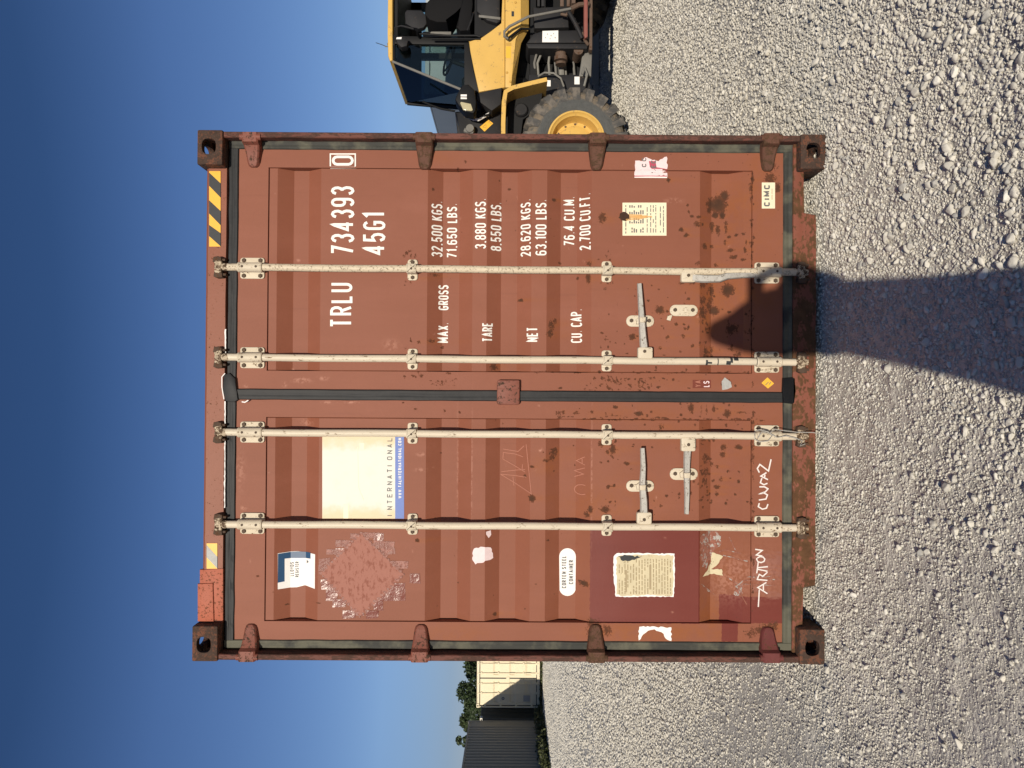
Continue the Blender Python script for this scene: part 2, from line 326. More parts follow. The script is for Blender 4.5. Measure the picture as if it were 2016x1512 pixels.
for _ in range(60): SPOT.append((random.uniform(840,1160), random.uniform(340,1220), random.uniform(1.5,3), random.uniform(1.5,3), random.uniform(.5,.85)))
for _ in range(120): SPOT.append((1240+random.gauss(0,38), random.uniform(742,768), random.uniform(1.5,4), random.uniform(1.5,3.5), random.uniform(.55,.85)))
for _ in range(60): SPOT.append((870+random.gauss(0,17), 753+random.gauss(0,6), random.uniform(1.5,3.5), random.uniform(1,2.5), random.uniform(.5,.7)))
for _ in range(80): SPOT.append((1481+random.gauss(0,2), random.uniform(335,1220), random.uniform(1.5,4), random.uniform(2,9), random.uniform(.5,.8)))
for _ in range(70): SPOT.append((random.uniform(1150,1500), 825+random.gauss(0,2), random.uniform(2,9), random.uniform(1.5,3), random.uniform(.5,.8)))
for _ in range(40): SPOT.append((random.uniform(1050,1480), 733+random.gauss(0,1.5), random.uniform(2,9), random.uniform(1,2.5), random.uniform(.5,.75)))
for cx, cy in ((810,500),(1196,500),(1196,560),(810,555),(1196,670),(1196,745),(810,675),(810,738),(1196,820),(1196,895),(1196,995)):
    for _ in range(7): SPOT.append((cx+random.gauss(0,9), cy+random.gauss(0,6), random.uniform(2,5), random.uniform(2,5), random.uniform(.5,.8)))
STAIN = [(1420,575,70,50,1),(1470,575,60,34,1),(1455,395,60,45,.8),(1500,400,50,60,.5),(1395,620,40,40,.9),(1440,470,50,40,.4),(1330,620,60,60,.3),(1180,1000,70,40,.7),(1240,990,80,60,.5),(1390,930,60,80,.35),(1240,815,110,16,.7),(1440,812,70,16,.5),
 (1470,900,50,90,.35),(1225,1245,90,20,1),(1330,1245,70,22,1.1),(1400,1210,36,40,.8),(1420,1245,40,22,.7),(900,1248,60,20,.7),(870,1240,30,14,.6),(1200,1150,200,200,.15),(1480,450,70,150,.35),(1260,560,110,30,.25),(1350,850,90,40,.4),(1300,750,160,22,.35),(1075,915,26,20,.7),(870,310,40,16,.4),(1500,330,40,40,.6),(1440,1120,40,60,.5),(1510,900,40,120,.3)]
SCUFF = [(595,749,14,4,.9),(637,745,9,3,.8),(560,757,4,4,.9),(485,760,4,3,.7),(690,792,16,2,.8),(645,792,10,2,.7),(770,680,12,10,.5),(1063,886,4,3,1),(830,895,10,3,.6),(828,925,10,3,.6),(583,510,3,2,1),(480,1000,5,3,.8),(600,833,12,8,.5),(474,930,8,30,.4),(1325,395,14,4,.6),
 (1455,1120,40,24,.45),(1440,1150,30,30,.5),(1500,1130,30,40,.35)]
for _ in range(40): SCUFF.append((random.uniform(480,1450), random.uniform(320,1240), random.uniform(1,2.5), random.uniform(1,3), random.uniform(.4,.9)))
for x in (929,1165,900): SCUFF.append((x, 930, 1.2, 110, .55))
def gridline(a, b, step, extra):
    L = list(np.linspace(a, b, int((b-a)/step)+1)) + [e for e in extra if a < e < b]
    return np.array(sorted(L))
def door_mesh(d, name, parent):
    ex = []
    for e in (d.pa, d.pb): ex += [e-.0006, e+.0006, e+.004, e-.004]
    xs = gridline(d.xa, d.xb, .0055, ex)
    ez = list(BREAKS)
    for e in (d.pzt, d.pzb): ez += [e-.0006, e+.0006, e+.004, e-.004]
    zs = gridline(d.zb, d.zt, .0055, ez)
    nx, nz = len(xs), len(zs)
    XX, ZZ = np.meshgrid(xs, zs)
    YY = np.array([[depth(x, z) for x in xs] for z in zs])
    # soft rounded door edge, folded back as a rim
    co = np.stack([XX, YY, ZZ], -1).reshape(-1, 3)
    idx = np.arange(nx*nz).reshape(nz, nx)
    q = np.stack([idx[:-1,:-1], idx[:-1,1:], idx[1:,1:], idx[1:,:-1]], -1).reshape(-1, 4)
    loop = list(idx[0,:]) + list(idx[1:,-1]) + list(idx[-1,-2::-1]) + list(idx[-2:0:-1,0])
    rim = co[loop].copy(); rim[:,1] = YD+.06
    o = len(co); co = np.vstack([co, rim]); k = len(loop)
    rq = np.array([[loop[i], o+i, o+(i+1)%k, loop[(i+1)%k]] for i in range(k)])
    q = np.vstack([q, rq])
    me = bpy.data.meshes.new(name); me.from_pydata(co.tolist(), [], q.tolist())
    # wear
    pw = np.zeros((len(co), 4), np.float32); pw[:,3] = 1
    ax, az = co[:,0], co[:,2]
    for chn, L in ((0, SPOT), (1, STAIN), (2, SCUFF)):
        for (x, y, rx, ry, s) in L:
            cx, cz = XZ(x, y, .08); sx, sz = ry/421., rx/421.
            if cx+3*sx < d.xa or cx-3*sx > d.xb: continue
            if chn == 0: m = s*np.clip(1.30-np.sqrt(((ax-cx)/sx)**2+((az-cz)/sz)**2)*.86, 0, 1)
            else: m = s*np.exp(-(((ax-cx)/sx)**2+((az-cz)/sz)**2)*.9)
            pw[:,chn] = np.maximum(pw[:,chn], m)
        if chn == 0:      # runs of rust below each strong spot
            pass
    for (x, y, rx, ry, s) in SPOT:
        if rx*ry > 22 and s > .65:
            cx, cz = XZ(x, y, .08); t = cz-az
            m = .95*np.exp(-((ax-cx)/(ry/421.*.9))**2)*np.where(t > 0, np.exp(-t/.085), np.exp(t/.008))
            pw[:,1] = np.maximum(pw[:,1], m)
    pw = np.clip(pw, 0, 1)
    a = me.color_attributes.new('wear', 'FLOAT_COLOR', 'POINT'); a.data.foreach_set('color', pw.ravel())
    me.materials.append(M['door'])
    me.polygons.foreach_set('use_smooth', [True]*len(me.polygons)); me.set_sharp_from_angle(angle=R_(24)); me.update()
    return link(name, me, parent)
door_right = door_mesh(DR, 'door', box_); door_right['label'] = 'right door with white container number and weight lettering'
door_left = door_mesh(DL, 'door', box_); door_left['label'] = 'left door with large owner sticker and dark red paint patch'

# ---- things laid on the door face -------------------------------------------------
class Lay:
    """outlines and strokes given in photo pixels, draped on the door (or a flat plane) with real thickness offset"""
    def __init__(s, Y=None): s.mb = MB(); s.Y = Y; s.mats = []
    def face(s, X, Z, layer):
        y = depth(X, Z) if s.Y is None else s.Y
        return y-.0014-.0006*layer
    def mi(s, m):
        if m not in s.mats: s.mats.append(m)
        s.mb.cur = s.mats.index(m)
    def poly(s, pts, m, layer=0, world=False, rag=0):
        s.mi(m)
        if rag:
            rr = random.Random(len(s.mb.v)+7); o = []
            for (a, b) in zip(pts, pts[1:]+pts[:1]):
                k = max(1, int(math.hypot(b[0]-a[0], b[1]-a[1])/4)); nx_, ny_ = -(b[1]-a[1]), b[0]-a[0]; L_ = math.hypot(nx_, ny_) or 1
                for i in range(k):
                    e = rr.uniform(-rag, rag) if i else 0; o.append((a[0]+(b[0]-a[0])*i/k+nx_/L_*e, a[1]+(b[1]-a[1])*i/k+ny_/L_*e))
            pts = o
        pts = pts if world else [XZ(x, y, .08 if s.Y is None else s.Y) for x, y in pts]
        bm = bmesh.new(); vs = [bm.verts.new((p[0], 0, p[1])) for p in pts]; bm.faces.new(vs)
        zl, zh = min(p[1] for p in pts), max(p[1] for p in pts); xl, xh = min(p[0] for p in pts), max(p[0] for p in pts)
        if s.Y is None:
            for b in BREAKS + [zl+(zh-zl)*i/6 for i in range(1,6)]:
                if zl < b < zh: bmesh.ops.bisect_plane(bm, geom=bm.verts[:]+bm.edges[:]+bm.faces[:], plane_co=(0,0,b), plane_no=(0,0,1))
            for i in range(1,5): bmesh.ops.bisect_plane(bm, geom=bm.verts[:]+bm.edges[:]+bm.faces[:], plane_co=(xl+(xh-xl)*i/5,0,0), plane_no=(1,0,0))
            bmesh.ops.triangulate(bm, faces=bm.faces[:])
        for q in bm.verts: q.co.y = s.face(q.co.x, q.co.z, layer)
        s.mb.bm(bm); return s
    def rect(s, x0, x1, y0, y1, m, layer=0): return s.poly([(x0,y0),(x0,y1),(x1,y1),(x1,y0)], m, layer)
    def stroke(s, pts, wpx, m, layer=0, closed=False):
        s.mi(m); Yb = .08 if s.Y is None else s.Y
        q = [Vector(XZ(x, y, Yb)) for x, y in pts]; hw = wpx/2/420.
        out = []
        for i in range(len(q)-(0 if closed else 1)):
            a, b = q[i], q[(i+1)%len(q)]; k = max(1, int((b-a).length/.007)) if s.Y is None else 1
            out += [a.lerp(b, j/k) for j in range(k)]
        if not closed: out.append(q[-1])
        L, n = [], len(out)
        for i in range(n):
            p0 = out[(i-1)%n] if (closed or i) else out[i]; p1 = out[(i+1)%n] if (closed or i < n-1) else out[i]
            d1 = (out[i]-p0); d2 = (p1-out[i])
            if d1.length < 1e-9: d1 = d2
            if d2.length < 1e-9: d2 = d1
            d1, d2 = d1.normalized(), d2.normalized(); t = (d1+d2)
            t = t.normalized() if t.length > 1e-6 else d1
            nn = Vector((-t.y, t.x)); k = hw/max(.45, abs(nn.dot(Vector((-d1.y, d1.x)))))
            L.append((out[i]+nn*k, out[i]-nn*k))
        vs = []
        for a, b in L: vs += [(a.x, s.face(a.x, a.y, layer), a.y), (b.x, s.face(b.x, b.y, layer), b.y)]
        m_ = n if closed else n-1
        s.mb.add(vs, [(2*i, 2*i+1, 2*((i+1)%n)+1, 2*((i+1)%n)) for i in range(m_)]); return s
    def text(s, t, xt, xb, y0, y1, wpx, m, layer=1, gap=.24, sp=.5):
        """stencil-like lettering: cap top at photo x=xt, baseline x=xb, running from y0 up to y1"""
        hp = wpx/2; run, cur = [], 0.0; H = abs(xb-xt); wn = wpx/H
        for ch in t:
            if ch == ' ': cur += sp; continue
            wd, st = GLYPH[ch]; run.append((cur, st)); cur += wd+gap+wn*.9
        tot = cur-gap-wn*.9 if t[-1] != ' ' else cur
        k = (abs(y0-y1)-wpx)/tot; dirn = -1 if y1 < y0 else 1
        for off, st in run:
            for j, (pts, cl) in enumerate(st):
                s.stroke([(xb-hp-gy*(H-wpx), y0+dirn*(hp+(off+gx)*k)) for gx, gy in pts], wpx, m, layer+.25*(j%3), cl)
        return s
    def lines(s, xs, ya, yb, wpx, m, layer=1, seed=0, frac=.9):
        """rows of unreadably small print"""
        rr = random.Random(seed)
        for x in xs:
            y = ya
            while y > yb+2:
                l = rr.uniform(3, 12); e = max(yb, y-l)
                if rr.random() < frac: s.stroke([(x, y), (x, e)], wpx, m, layer)
                y = e-rr.uniform(1.2, 2.6)
        return s
    def build(s, name, parent, label=None):
        o = s.mb.build(name, s.mats, parent, smooth=0, fix=False)
        # all faces towards the camera side (-Y)
        me = o.data; bm = bmesh.new(); bm.from_mesh(me)
        bm.normal_update(); fl = [f for f in bm.faces if f.normal.y > 0]; bmesh.ops.reverse_faces(bm, faces=fl); bm.to_mesh(me); bm.free()
        if label: o['label'] = label
        return o
def arc(cx, cy, rx, ry, a0, a1, n=7): return [(cx+rx*math.cos(R_(a0+(a1-a0)*i/n)), cy+ry*math.sin(R_(a0+(a1-a0)*i/n))) for i in range(n+1)]
w_ = .40; h_ = w_/2
def oval(x0, x1, y0, y1): c = (x0+x1)/2; r = (x1-x0)/2; return arc(c, y1-r, r, r, 0, 180, 6)+arc(c, y0+r, r, r, 180, 360, 6)
GLYPH = {
 '0': (w_, [(oval(0,w_,0,1), True)]), 'O': (w_, [(oval(0,w_,0,1), True)]),
 '1': (.16, [([(0,.84),(.16,1),(.16,0)], False)]),
 '2': (w_, [(arc(h_,.78,h_,.22,170,-30)+[(0,0),(w_,0)], False)]),
 '3': (w_, [(arc(h_,.76,h_*.95,.24,165,-80), False), (arc(h_,.27,h_,.27,80,-165), False)]),
 '4': (w_+.06, [([(.33,0),(.33,1),(0,.27),(w_+.06,.27)], False)]),
 '5': (w_, [([(w_*.95,1),(.04,1),(.02,.52)]+arc(h_,.30,h_,.30,120,-160), False)]),
 '6': (w_, [(oval(0,w_,0,.60), True), ([(0,.30),(0,.78)]+arc(h_,.78,h_,.22,180,25,5), False)]),
 '7': (w_, [([(0,1),(w_,1),(.12,0)], False)]),
 '8': (w_, [(oval(.01,w_-.01,.54,1), True), (oval(0,w_,0,.54), True)]),
 '9': (w_, [(oval(0,w_,.40,1), True), ([(w_,.70),(w_,.22)]+arc(h_,.22,h_,.22,0,-155,5), False)]),
 'A': (.46, [([(0,0),(.23,1),(.46,0)], False), ([(.09,.27),(.37,.27)], False)]),
 'B': (w_, [([(0,.52),(0,1),(.2,1)]+arc(.2,.76,.18,.24,90,-90,5)+[(0,.52)], False), ([(0,.52),(0,0),(.2,0)]+arc(.2,.26,.2,.26,-90,90,5), False)]),
 'C': (w_, [(arc(h_,.78,h_,.22,20,180,5)+arc(h_,.22,h_,.22,180,340,5), False)]),
 'D': (w_, [([(0,0),(0,1),(.18,1)]+arc(.18,.75,.22,.25,90,0,4)+arc(.18,.25,.22,.25,0,-90,4), True)]),
 'E': (.34, [([(.34,1),(0,1),(0,0),(.34,0)], False), ([(0,.52),(.28,.52)], False)]),
 'F': (.34, [([(.34,1),(0,1),(0,0)], False), ([(0,.52),(.28,.52)], False)]),
 'G': (w_, [(arc(h_,.78,h_,.22,20,180,5)+arc(h_,.22,h_,.22,180,350,5)+[(w_,.47),(h_,.47)], False)]),
 'I': (.02, [([(.01,0),(.01,1)], False)]),
 'K': (w_, [([(0,0),(0,1)], False), ([(w_,1),(.02,.42)], False), ([(.13,.56),(w_,0)], False)]),
 'L': (.32, [([(0,1),(0,0),(.32,0)], False)]),
 'M': (.50, [([(0,0),(0,1),(.25,.25),(.50,1),(.50,0)], False)]),
 'N': (w_, [([(0,0),(0,1),(w_,0),(w_,1)], False)]),
 'P': (w_, [([(0,0),(0,1),(.2,1)]+arc(.2,.74,.2,.26,90,-90,5)+[(0,.48)], False)]),
 'R': (w_, [([(0,0),(0,1),(.2,1)]+arc(.2,.74,.2,.26,90,-90,5)+[(0,.48)], False), ([(.2,.48),(w_,0)], False)]),
 'S': (w_, [(arc(h_,.76,h_,.24,20,270,7)+arc(h_,.26,h_,.26,90,-160,7), False)]),
 'T': (w_, [([(0,1),(w_,1)], False), ([(h_,.94),(h_,0)], False)]),
 'U': (w_, [([(0,1)]+arc(h_,.22,h_,.22,180,360,7)+[(w_,1)], False)]),
 'V': (w_, [([(0,1),(h_,0),(w_,1)], False)]), 'W': (.56, [([(0,1),(.14,0),(.28,.9),(.42,0),(.56,1)], False)]),
 'Y': (w_, [([(0,1),(h_,.45),(w_,1)], False), ([(h_,.45),(h_,0)], False)]),
 'X': (w_, [([(0,0),(w_,1)], False), ([(0,1),(w_,0)], False)]),
 '.': (.05, [([(0,.03),(.05,.03)], False)]), ',': (.06, [([(.06,.06),(0,-.08)], False)]), '-': (.2, [([(0,.5),(.2,.5)], False)]),
}
# lettering of the right door, one part for each line of writing
WR = M['white']
def word(t, *a, p=door_right, name='lettering', mats=WR, **k):
    l = Lay(); l.text(t, *a, mats, **k); return l.build(name, p)
word('TRLU', 650, 694, 645, 557, 5.4); word('734393', 652, 698, 501, 367, 5.4)
l = Lay(); l.text('0', 654, 697, 327, 307, 5.2, WR); l.stroke([(651,304),(651,330.5),(700,330.5),(700,304)], 2.6, WR, 0, True); l.build('lettering', door_right)
word('45G1', 715, 759, 502, 419, 5.4)
for t, a, b, c, d in (('32,500 KGS.',849,870,504,393),('71,650 LBS.',878.5,899,505,397),('3,880 KGS.',935,957,490,391),('8,550 LBS.',966,987,492,395),('28,620 KGS.',1025,1045,504,391),('63,100 LBS.',1054,1076,503,393),
                      ('76.4 CU.M.',1111,1133,481,383),('2,700 CU.FT.',1142,1163,491,379),('MAX.',861,882,674,634),('GROSS',862,882,609,559),('TARE',949.5,970,673,635),('NET',1037,1059,673,644),('CU. CAP.',1125,1147,674,607)):
    word(t, a, b, c, d, 2.9, gap=.2, sp=.42)
# scratched and chalked writing
l = Lay()
for st in ([(1046,972),(985,935),(1036,940)],[(1012,958),(1010,940)],[(987,930),(1034,925)],[(1034,930),(990,905)],[(1029,915),(1028,925)],[(990,905),(991,892),(1015,895),(1030,900)],[(990,885),(1020,890),(1032,878)],[(1046,974),(1036,875)]): l.stroke(st, 1.5, M['scratch'], 1)
l.build('scratched_writing', door_left)
l = Lay()
for st in (arc(1146,965,14,10,60,300,8),[(1132,940),(1150,934),(1132,928),(1152,922)],[(1152,916),(1136,908),(1152,900)],[(1147,913),(1147,904)]): l.stroke(st, 1.5, M['scratch'], 1)
l.build('scratched_writing', door_left)
l = Lay()
for st in ([(1494,990),(1492,997),(1500,1002),(1508,1000),(1511,992)],[(1493,984),(1507,982),(1510,974),(1503,970),(1494,972),(1506,968),(1511,962),(1504,958),(1494,958)],[(1499,941),(1496,950),(1503,954),(1510,951)],[(1511,944),(1497,937),(1508,930)],[(1504,941),(1505,934)],[(1494,930),(1490,922),(1495,914),(1512,927),(1517,904)]): l.stroke(st, 2.6, M['chalk'], 1)
l.build('chalk_writing', door_left)
l = Lay()
for st in ([(1492,1194),(1494,1160)],[(1510,1168),(1491,1156),(1508,1146)],[(1502,1164),(1502,1150)],[(1510,1142),(1490,1140),(1494,1130),(1501,1134),(1510,1126)],[(1510,1124),(1490,1120)],[(1489,1128),(1492,1106)],[(1491,1117),(1511,1115)],[(1489,1098)]+arc(1497,1101,8,6,180,-150,7),[(1500,1094),(1488,1092),(1500,1083),(1486,1081)]): l.stroke(st, 2.4, M['chalk'], 1)
l.build('chalk_writing', door_left)
l = Lay()
for st in ([(1420,1090),(1430,1086),(1460,1090)],[(1428,1097),(1445,1100),(1472,1105)],[(1450,1158),(1463,1143),(1530,1140)],[(1460,1160),(1462,1150),(1526,1152)],[(1470,1136),(1512,1135),(1530,1130)],[(1440,1060),(1450,1085)],[(1447,1150),(1470,1190)],[(1436,1140),(1460,1155)]): l.stroke(st, 1.8, M['silver'], 0)
l.build('scrape_marks', door_left)
# stickers
l = Lay(); l.rect(634.5,778,859.5,1021, M['cream_sticker'], 0); l.rect(778,795.5,859.5,1021, M['blue'], 0)
y = 1016
for ch in 'INTERNATIONAL':
    wd = 7 if ch != 'I' else 2; l.text(ch, 762, 772.5, y, y-wd, 1.6, M['ink'], 1); y -= 12.25
l.text('WWW.TALINTERNATIONAL.COM', 784, 790.5, 981, 862, 1.25, M['white'], 1, gap=.3)
l.stroke([(704,880),(706,960),(716,985)], 1.2, M['plate'], 1); l.rect(676,686,992,1021, M['plate'], 1); l.rect(708,717,872,886, M['plate'], 1)
l.build('sticker', door_left, 'large faded white owner sticker with a blue web address band')
l = Lay(); l.poly([(546,1090),(580,1088.5),(619.5,1092),(619,1160),(596,1156),(580,1160),(546,1161)], M['paper'], 0)
l.poly([(546.5,1091),(580,1089),(609,1090),(609,1102),(557.5,1102),(557.5,1147),(546,1148)], M['navy'], 1)
l.text('LLOYDS', 567, 574, 1138, 1110, 1.3, M['ink'], 2); l.text('REGISTER', 577, 584, 1140, 1109, 1.2, M['ink'], 2); l.poly([(600,1105),(605,1109),(600,1112)], M['ink'], 2)
l.build('sticker', door_left, 'white and navy inspection society sticker')
l = Lay()
rr = random.Random(3)
for (xa, xb, ya, yb) in ((690,715,1050,1061),(712,739,1048,1060),(660,690,1064,1077),(700,725,1060,1067),(642,672,1081,1092),(660,682,1078,1086),(735,776,1065,1080),(750,777,1080,1092),(628,650,1099,1112),(765,803,1105,1118),(627,645,1112,1124),(806,828,1129,1149),(760,797,1149,1160),(742,798,1160,1183),
                        (642,665,1162,1182),(655,680,1180,1196),(736,754,1184,1201),(720,745,1202,1217),(675,700,1202,1217),(690,716,1196,1210),(632,652,1140,1160),(641,668,1150,1166),(735,755,1050,1066)):
    j = lambda: rr.uniform(-1.5,1.5)
    l.poly([(xa+j(),ya+j()),(xa+j(),yb+j()),(xb+j(),yb+j()),(xb+j(),ya+j())], M['tape'] if yb < 1125 and rr.random() < .75 else M['tape2'], rr.random())
l.poly([(711,1049),(735,1072),(760,1098),(795,1130),(770,1158),(740,1187),(708,1213),(680,1186),(655,1158),(631,1128),(660,1096),(690,1066)], M['residue'], 2)
for a, b in (((711,1049),(795,1130)),((795,1130),(708,1213)),((708,1213),(631,1128)),((631,1128),(711,1049))):
    for i in range(14):
        t = i/14; x, y = a[0]+(b[0]-a[0])*t, a[1]+(b[1]-a[1])*t; e = rr.uniform(1,6)
        l.poly([(x-e,y-2),(x+e,y-e*.6),(x+2,y+3),(x-e*.7,y+2)], M['tape'], 3+.3*(i%3))
l.build('placard_residue', door_left, 'diamond shaped glossy tape residue of a removed placard')
l = Lay(); l.poly([(930,1090),(933,1080),(951,1076.5),(966,1079),(971,1100),(936,1111),(930,1102)], M['pinksticker'], 0, rag=1.5); l.poly([(957,1047),(966,1045),(967,1054),(962,1060),(957,1052)], M['pinksticker'], 0)
l.build('sticker_scrap', door_left, 'small torn whitish sticker scrap')
l = Lay(); l.poly([(1118.5-16.5*math.cos(R_(a)), (1099-16.5*math.sin(R_(a))) if a <= 180 else (1161-16.5*math.sin(R_(a)))) for a in range(0,361,18)][:-1], M['paper'], 0)
l.text('CORTEN STEEL', 1107, 1116, 1162, 1098, 1.7, M['ink'], 1, gap=.26); l.text('CONTAINER', 1121, 1130, 1154, 1106, 1.7, M['ink'], 1, gap=.26)
l.build('sticker', door_left, 'white oval steel type sticker')
l = Lay(); l.poly([(1208,1095),(1214,1089),(1270,1089),(1328,1090),(1328,1150),(1326,1175),(1280,1174),(1230,1175.5),(1212,1174),(1208,1140)], M['paper'], 0, rag=1.0)
l.poly([(1214,1096),(1222,1093),(1268,1092),(1325,1093),(1325,1150),(1323,1173),(1280,1171),(1230,1173),(1213,1170)], M['aged'], 1, rag=1.2)
l.lines([1219+i*5.6 for i in range(19)], 1169, 1100, 2.2, M['inkbrown'], 2, 5, .85); l.poly([(1216,1094),(1242,1093),(1262,1096),(1240,1104),(1222,1102)], M['black'], 2.6, rag=2)
l.rect(1231,1234,1122,1165, M['inkbrown'], 2.5); l.rect(1278,1282,1112,1160, M['inkbrown'], 2.5)
l.build('document_sticker', door_left, 'aged yellowed document sticker of small print')
l = Lay(); l.poly([(1385,1137),(1395,1127),(1404,1110),(1406,1091),(1428,1099),(1414,1118),(1405,1124),(1425,1124),(1428,1137),(1410,1133)], M['aged'], 1, rag=1.2)
l.build('sticker_scrap', door_left, 'peeled pale sticker flap')
l = Lay(); l.poly([(1379,1058),(1400,1048),(1418,1052),(1425,1070),(1412,1085),(1402,1105),(1392,1122),(1384,1112),(1380,1080)], M['silver'], 0, rag=3.5); l.poly([(1381,1150),(1392,1158),(1413,1176),(1396,1167)], M['silver'], 0, rag=1.5)
l.poly([(1447,1172),(1452,1158),(1461,1150),(1462,1168),(1455,1174)], M['silver'], 0, rag=2); l.build('bare_metal_scrape', door_left)
l = Lay(); l.poly([(1257,1260),(1258,1233),(1321,1234),(1321,1261),(1309,1255),(1306,1247),(1296,1242),(1288,1238),(1275,1241),(1266,1248)], M['paper'], 0, rag=1.6); l.build('sticker_scrap', door_left, 'torn white security sticker remains')
l = Lay(); l.poly([(1250,317),(1262,318),(1272,310),(1284,316),(1296,318),(1312,309),(1314,345),(1250,348)], M['pinksticker'], 0, rag=1.5); l.poly([(1249,346.5),(1314,345.5),(1313,350.5),(1249,350)], M['paper'], 1)
l.poly([(1277,318),(1290,318),(1292,330),(1314,334),(1313,337),(1286,336),(1279,330)], M['crimson'], 1); l.poly([(1249,346),(1313,346),(1313,348),(1280,347.4),(1249,348)], M['crimson'], 1.6)
l.text('CC', 1263, 1272, 330, 311, 2, M['ink'], 2); l.text('SEC', 1281, 1291, 341, 316, 2.2, M['ink'], 2)
l.build('security_sticker', door_right, 'torn white and crimson security sticker')
l = Lay(); l.rect(1225.5,1312,399,464, M['plate'], 0); l.lines([1232], 460, 404, 2, M['ink'], 1, 1); l.lines([1240+i*4.3 for i in range(7)], 458, 448, 2.6, M['ink'], 1, 2); l.lines([1240+i*4.3 for i in range(7)], 440, 428, 2.6, M['ink'], 1, 3)
l.lines([1240+i*4.3 for i in range(7)], 422, 414, 2.6, M['ink'], 1, 4); l.lines([1240+i*4.3 for i in range(7)], 409, 404, 2.6, M['ink'], 1, 5); l.lines([1274,1281,1286,1291,1300,1306], 458, 404, 1.7, M['ink'], 1, 6)
[l.stroke([(1232,427+e),(1245+g,427+e*.8),(1255+g*2.2,427+e*.7)], w3, M['orangestain'], 2+k*.3) for k, (e, g, w3) in enumerate(((-5,4,1.4),(-2.5,9,1.8),(0,13,2.2),(2.5,8,1.6),(5,5,1.2),(7,2,1.0)))]
l.poly([(1229+10*math.cos(R_(a))*(1+.18*math.sin(a*3)), 427+9*math.sin(R_(a))*(1+.15*math.cos(a*5))) for a in range(0,360,24)], M['rustspot'], 3)
l.build('data_plate', door_right, 'cream data plate stained by a rusty rivet hole')
l = Lay(); l.rect(1499,1525,360,411, M['plate'], 0); l.text('CIMC', 1503, 1515, 407, 364, 3.0, M['ink'], 1, gap=.16); l.lines([1519], 400, 372, 1.2, M['inkbrown'], 1, 8); l.build('maker_plate', door_right, 'cream maker plate at the door foot')
l = Lay(); l.poly([(1498,754),(1510,743),(1523,755),(1511,765)], M['yellow'], 0); l.stroke([(1506,758),(1512,752)], 1.3, M['ink'], 1); l.stroke([(1513,757),(1517,752)], 1.3, M['ink'], 1); l.build('sticker', door_right, 'small yellow diamond sticker')
l = Lay(); l.rect(1363,1399,748,764, M['tape2'], 0); l.text('LS', 1384, 1396, 762, 750, 1.8, M['pinksticker'], 1); l.text('YA', 1368, 1379, 762, 749, 1.4, M['scratch'], 1); l.build('sticker_scrap', door_right)
l = Lay(); l.poly([(1420,751),(1426,743),(1438,752),(1440,762),(1432,766),(1421,768)], M['greytape'], 0); l.build('sticker_scrap', door_right)
bpy.data.materials['worn_grey_tape'].node_tree.nodes['Principled BSDF']

# ---- gaskets (each door carries its own)
def wob(pts, s): return [(x+s*mnoise.noise((x*9, z*9, 1.7)), z+s*mnoise.noise((x*9, z*9, 7.7))) for x, z in pts]
def strip(mb, x0, x1, z0, z1, ya=.066, yb=.10, axis='z', ridge=.0012):
    """ribbed rubber strip with slightly uneven edges"""
    n_ = 60; L = (z1-z0) if axis == 'z' else (x1-x0); w0 = (x1-x0) if axis == 'z' else (z1-z0)
    prof_ = [(0,yb),(0,ya+.006),(.08,ya+.001),(.32,ya),(.40,ya+ridge),(.52,ya+ridge),(.60,ya-.0002),(.90,ya),(1,ya+.006),(1,yb)]
    vs, fs = [], []
    for i in range(n_+1):
        t = i/n_
        for (u, y) in prof_:
            e = .0022*mnoise.noise((t*L*9, u*3, x0*3+z0)); yy = y+.0015*mnoise.noise((t*L*14, u*5, 3.3+x0))
            if axis == 'z': vs.append((x0+u*w0+e, yy, z0+t*L))
            else: vs.append((x0+t*L, yy, z0+u*w0+e))
    k = len(prof_)
    for i in range(n_):
        for q in range(k-1): fs.append((i*k+q, i*k+q+1, (i+1)*k+q+1, (i+1)*k+q))
    mb.add(vs, fs)
zgt, zgb = P(446.5,750,.066)[2], P(1561,750,.066)[2]
xgr1 = P(1000,278.5,.066)[0]; xgl0 = P(1000,1279,.066)[0]
for d, door in ((DR, door_right), (DL, door_left)):
    m = MB()
    if d is DR: strip(m, d.xb-.002, xgr1, zgb, zgt)
    else: strip(m, xgl0, d.xa+.002, zgb, zgt)
    m.build('side_gasket', M['rubber'], door)
    m = MB(); strip(m, d.xa, d.xb, ZT-.001, zgt+.0008, axis='x'); m.build('top_gasket', M['black_rubber'], door)
    m = MB(); strip(m, d.xa, d.xb, zgb-.0008, ZB+.001, axis='x'); m.build('bottom_gasket', M['rubber'], door)
m = MB(); strip(m, DL.xb-.001, DR.xa+.001, ZB-.02, ZT+.02, ya=.063); m.build('centre_gasket', M['black_rubber'], door_right)
m = MB()
pts = [XZ(x,y,.06) for x,y in ((1541,744),(1566,742),(1568,770),(1565,796),(1541,793),(1540,770))]; m.prism(pts, .055, .07, .006); m.build('rubber_flap', M['shiny_black'], door_right)
m = MB(); pts = [XZ(x,y,.06) for x,y in ((441,738),(452,734),(464,745),(466,770),(470,786),(462,792),(444,790),(438,768))]; m.prism(pts, .056, .07, .005); m.build('gasket_joint', M['black_rubber'], door_right)

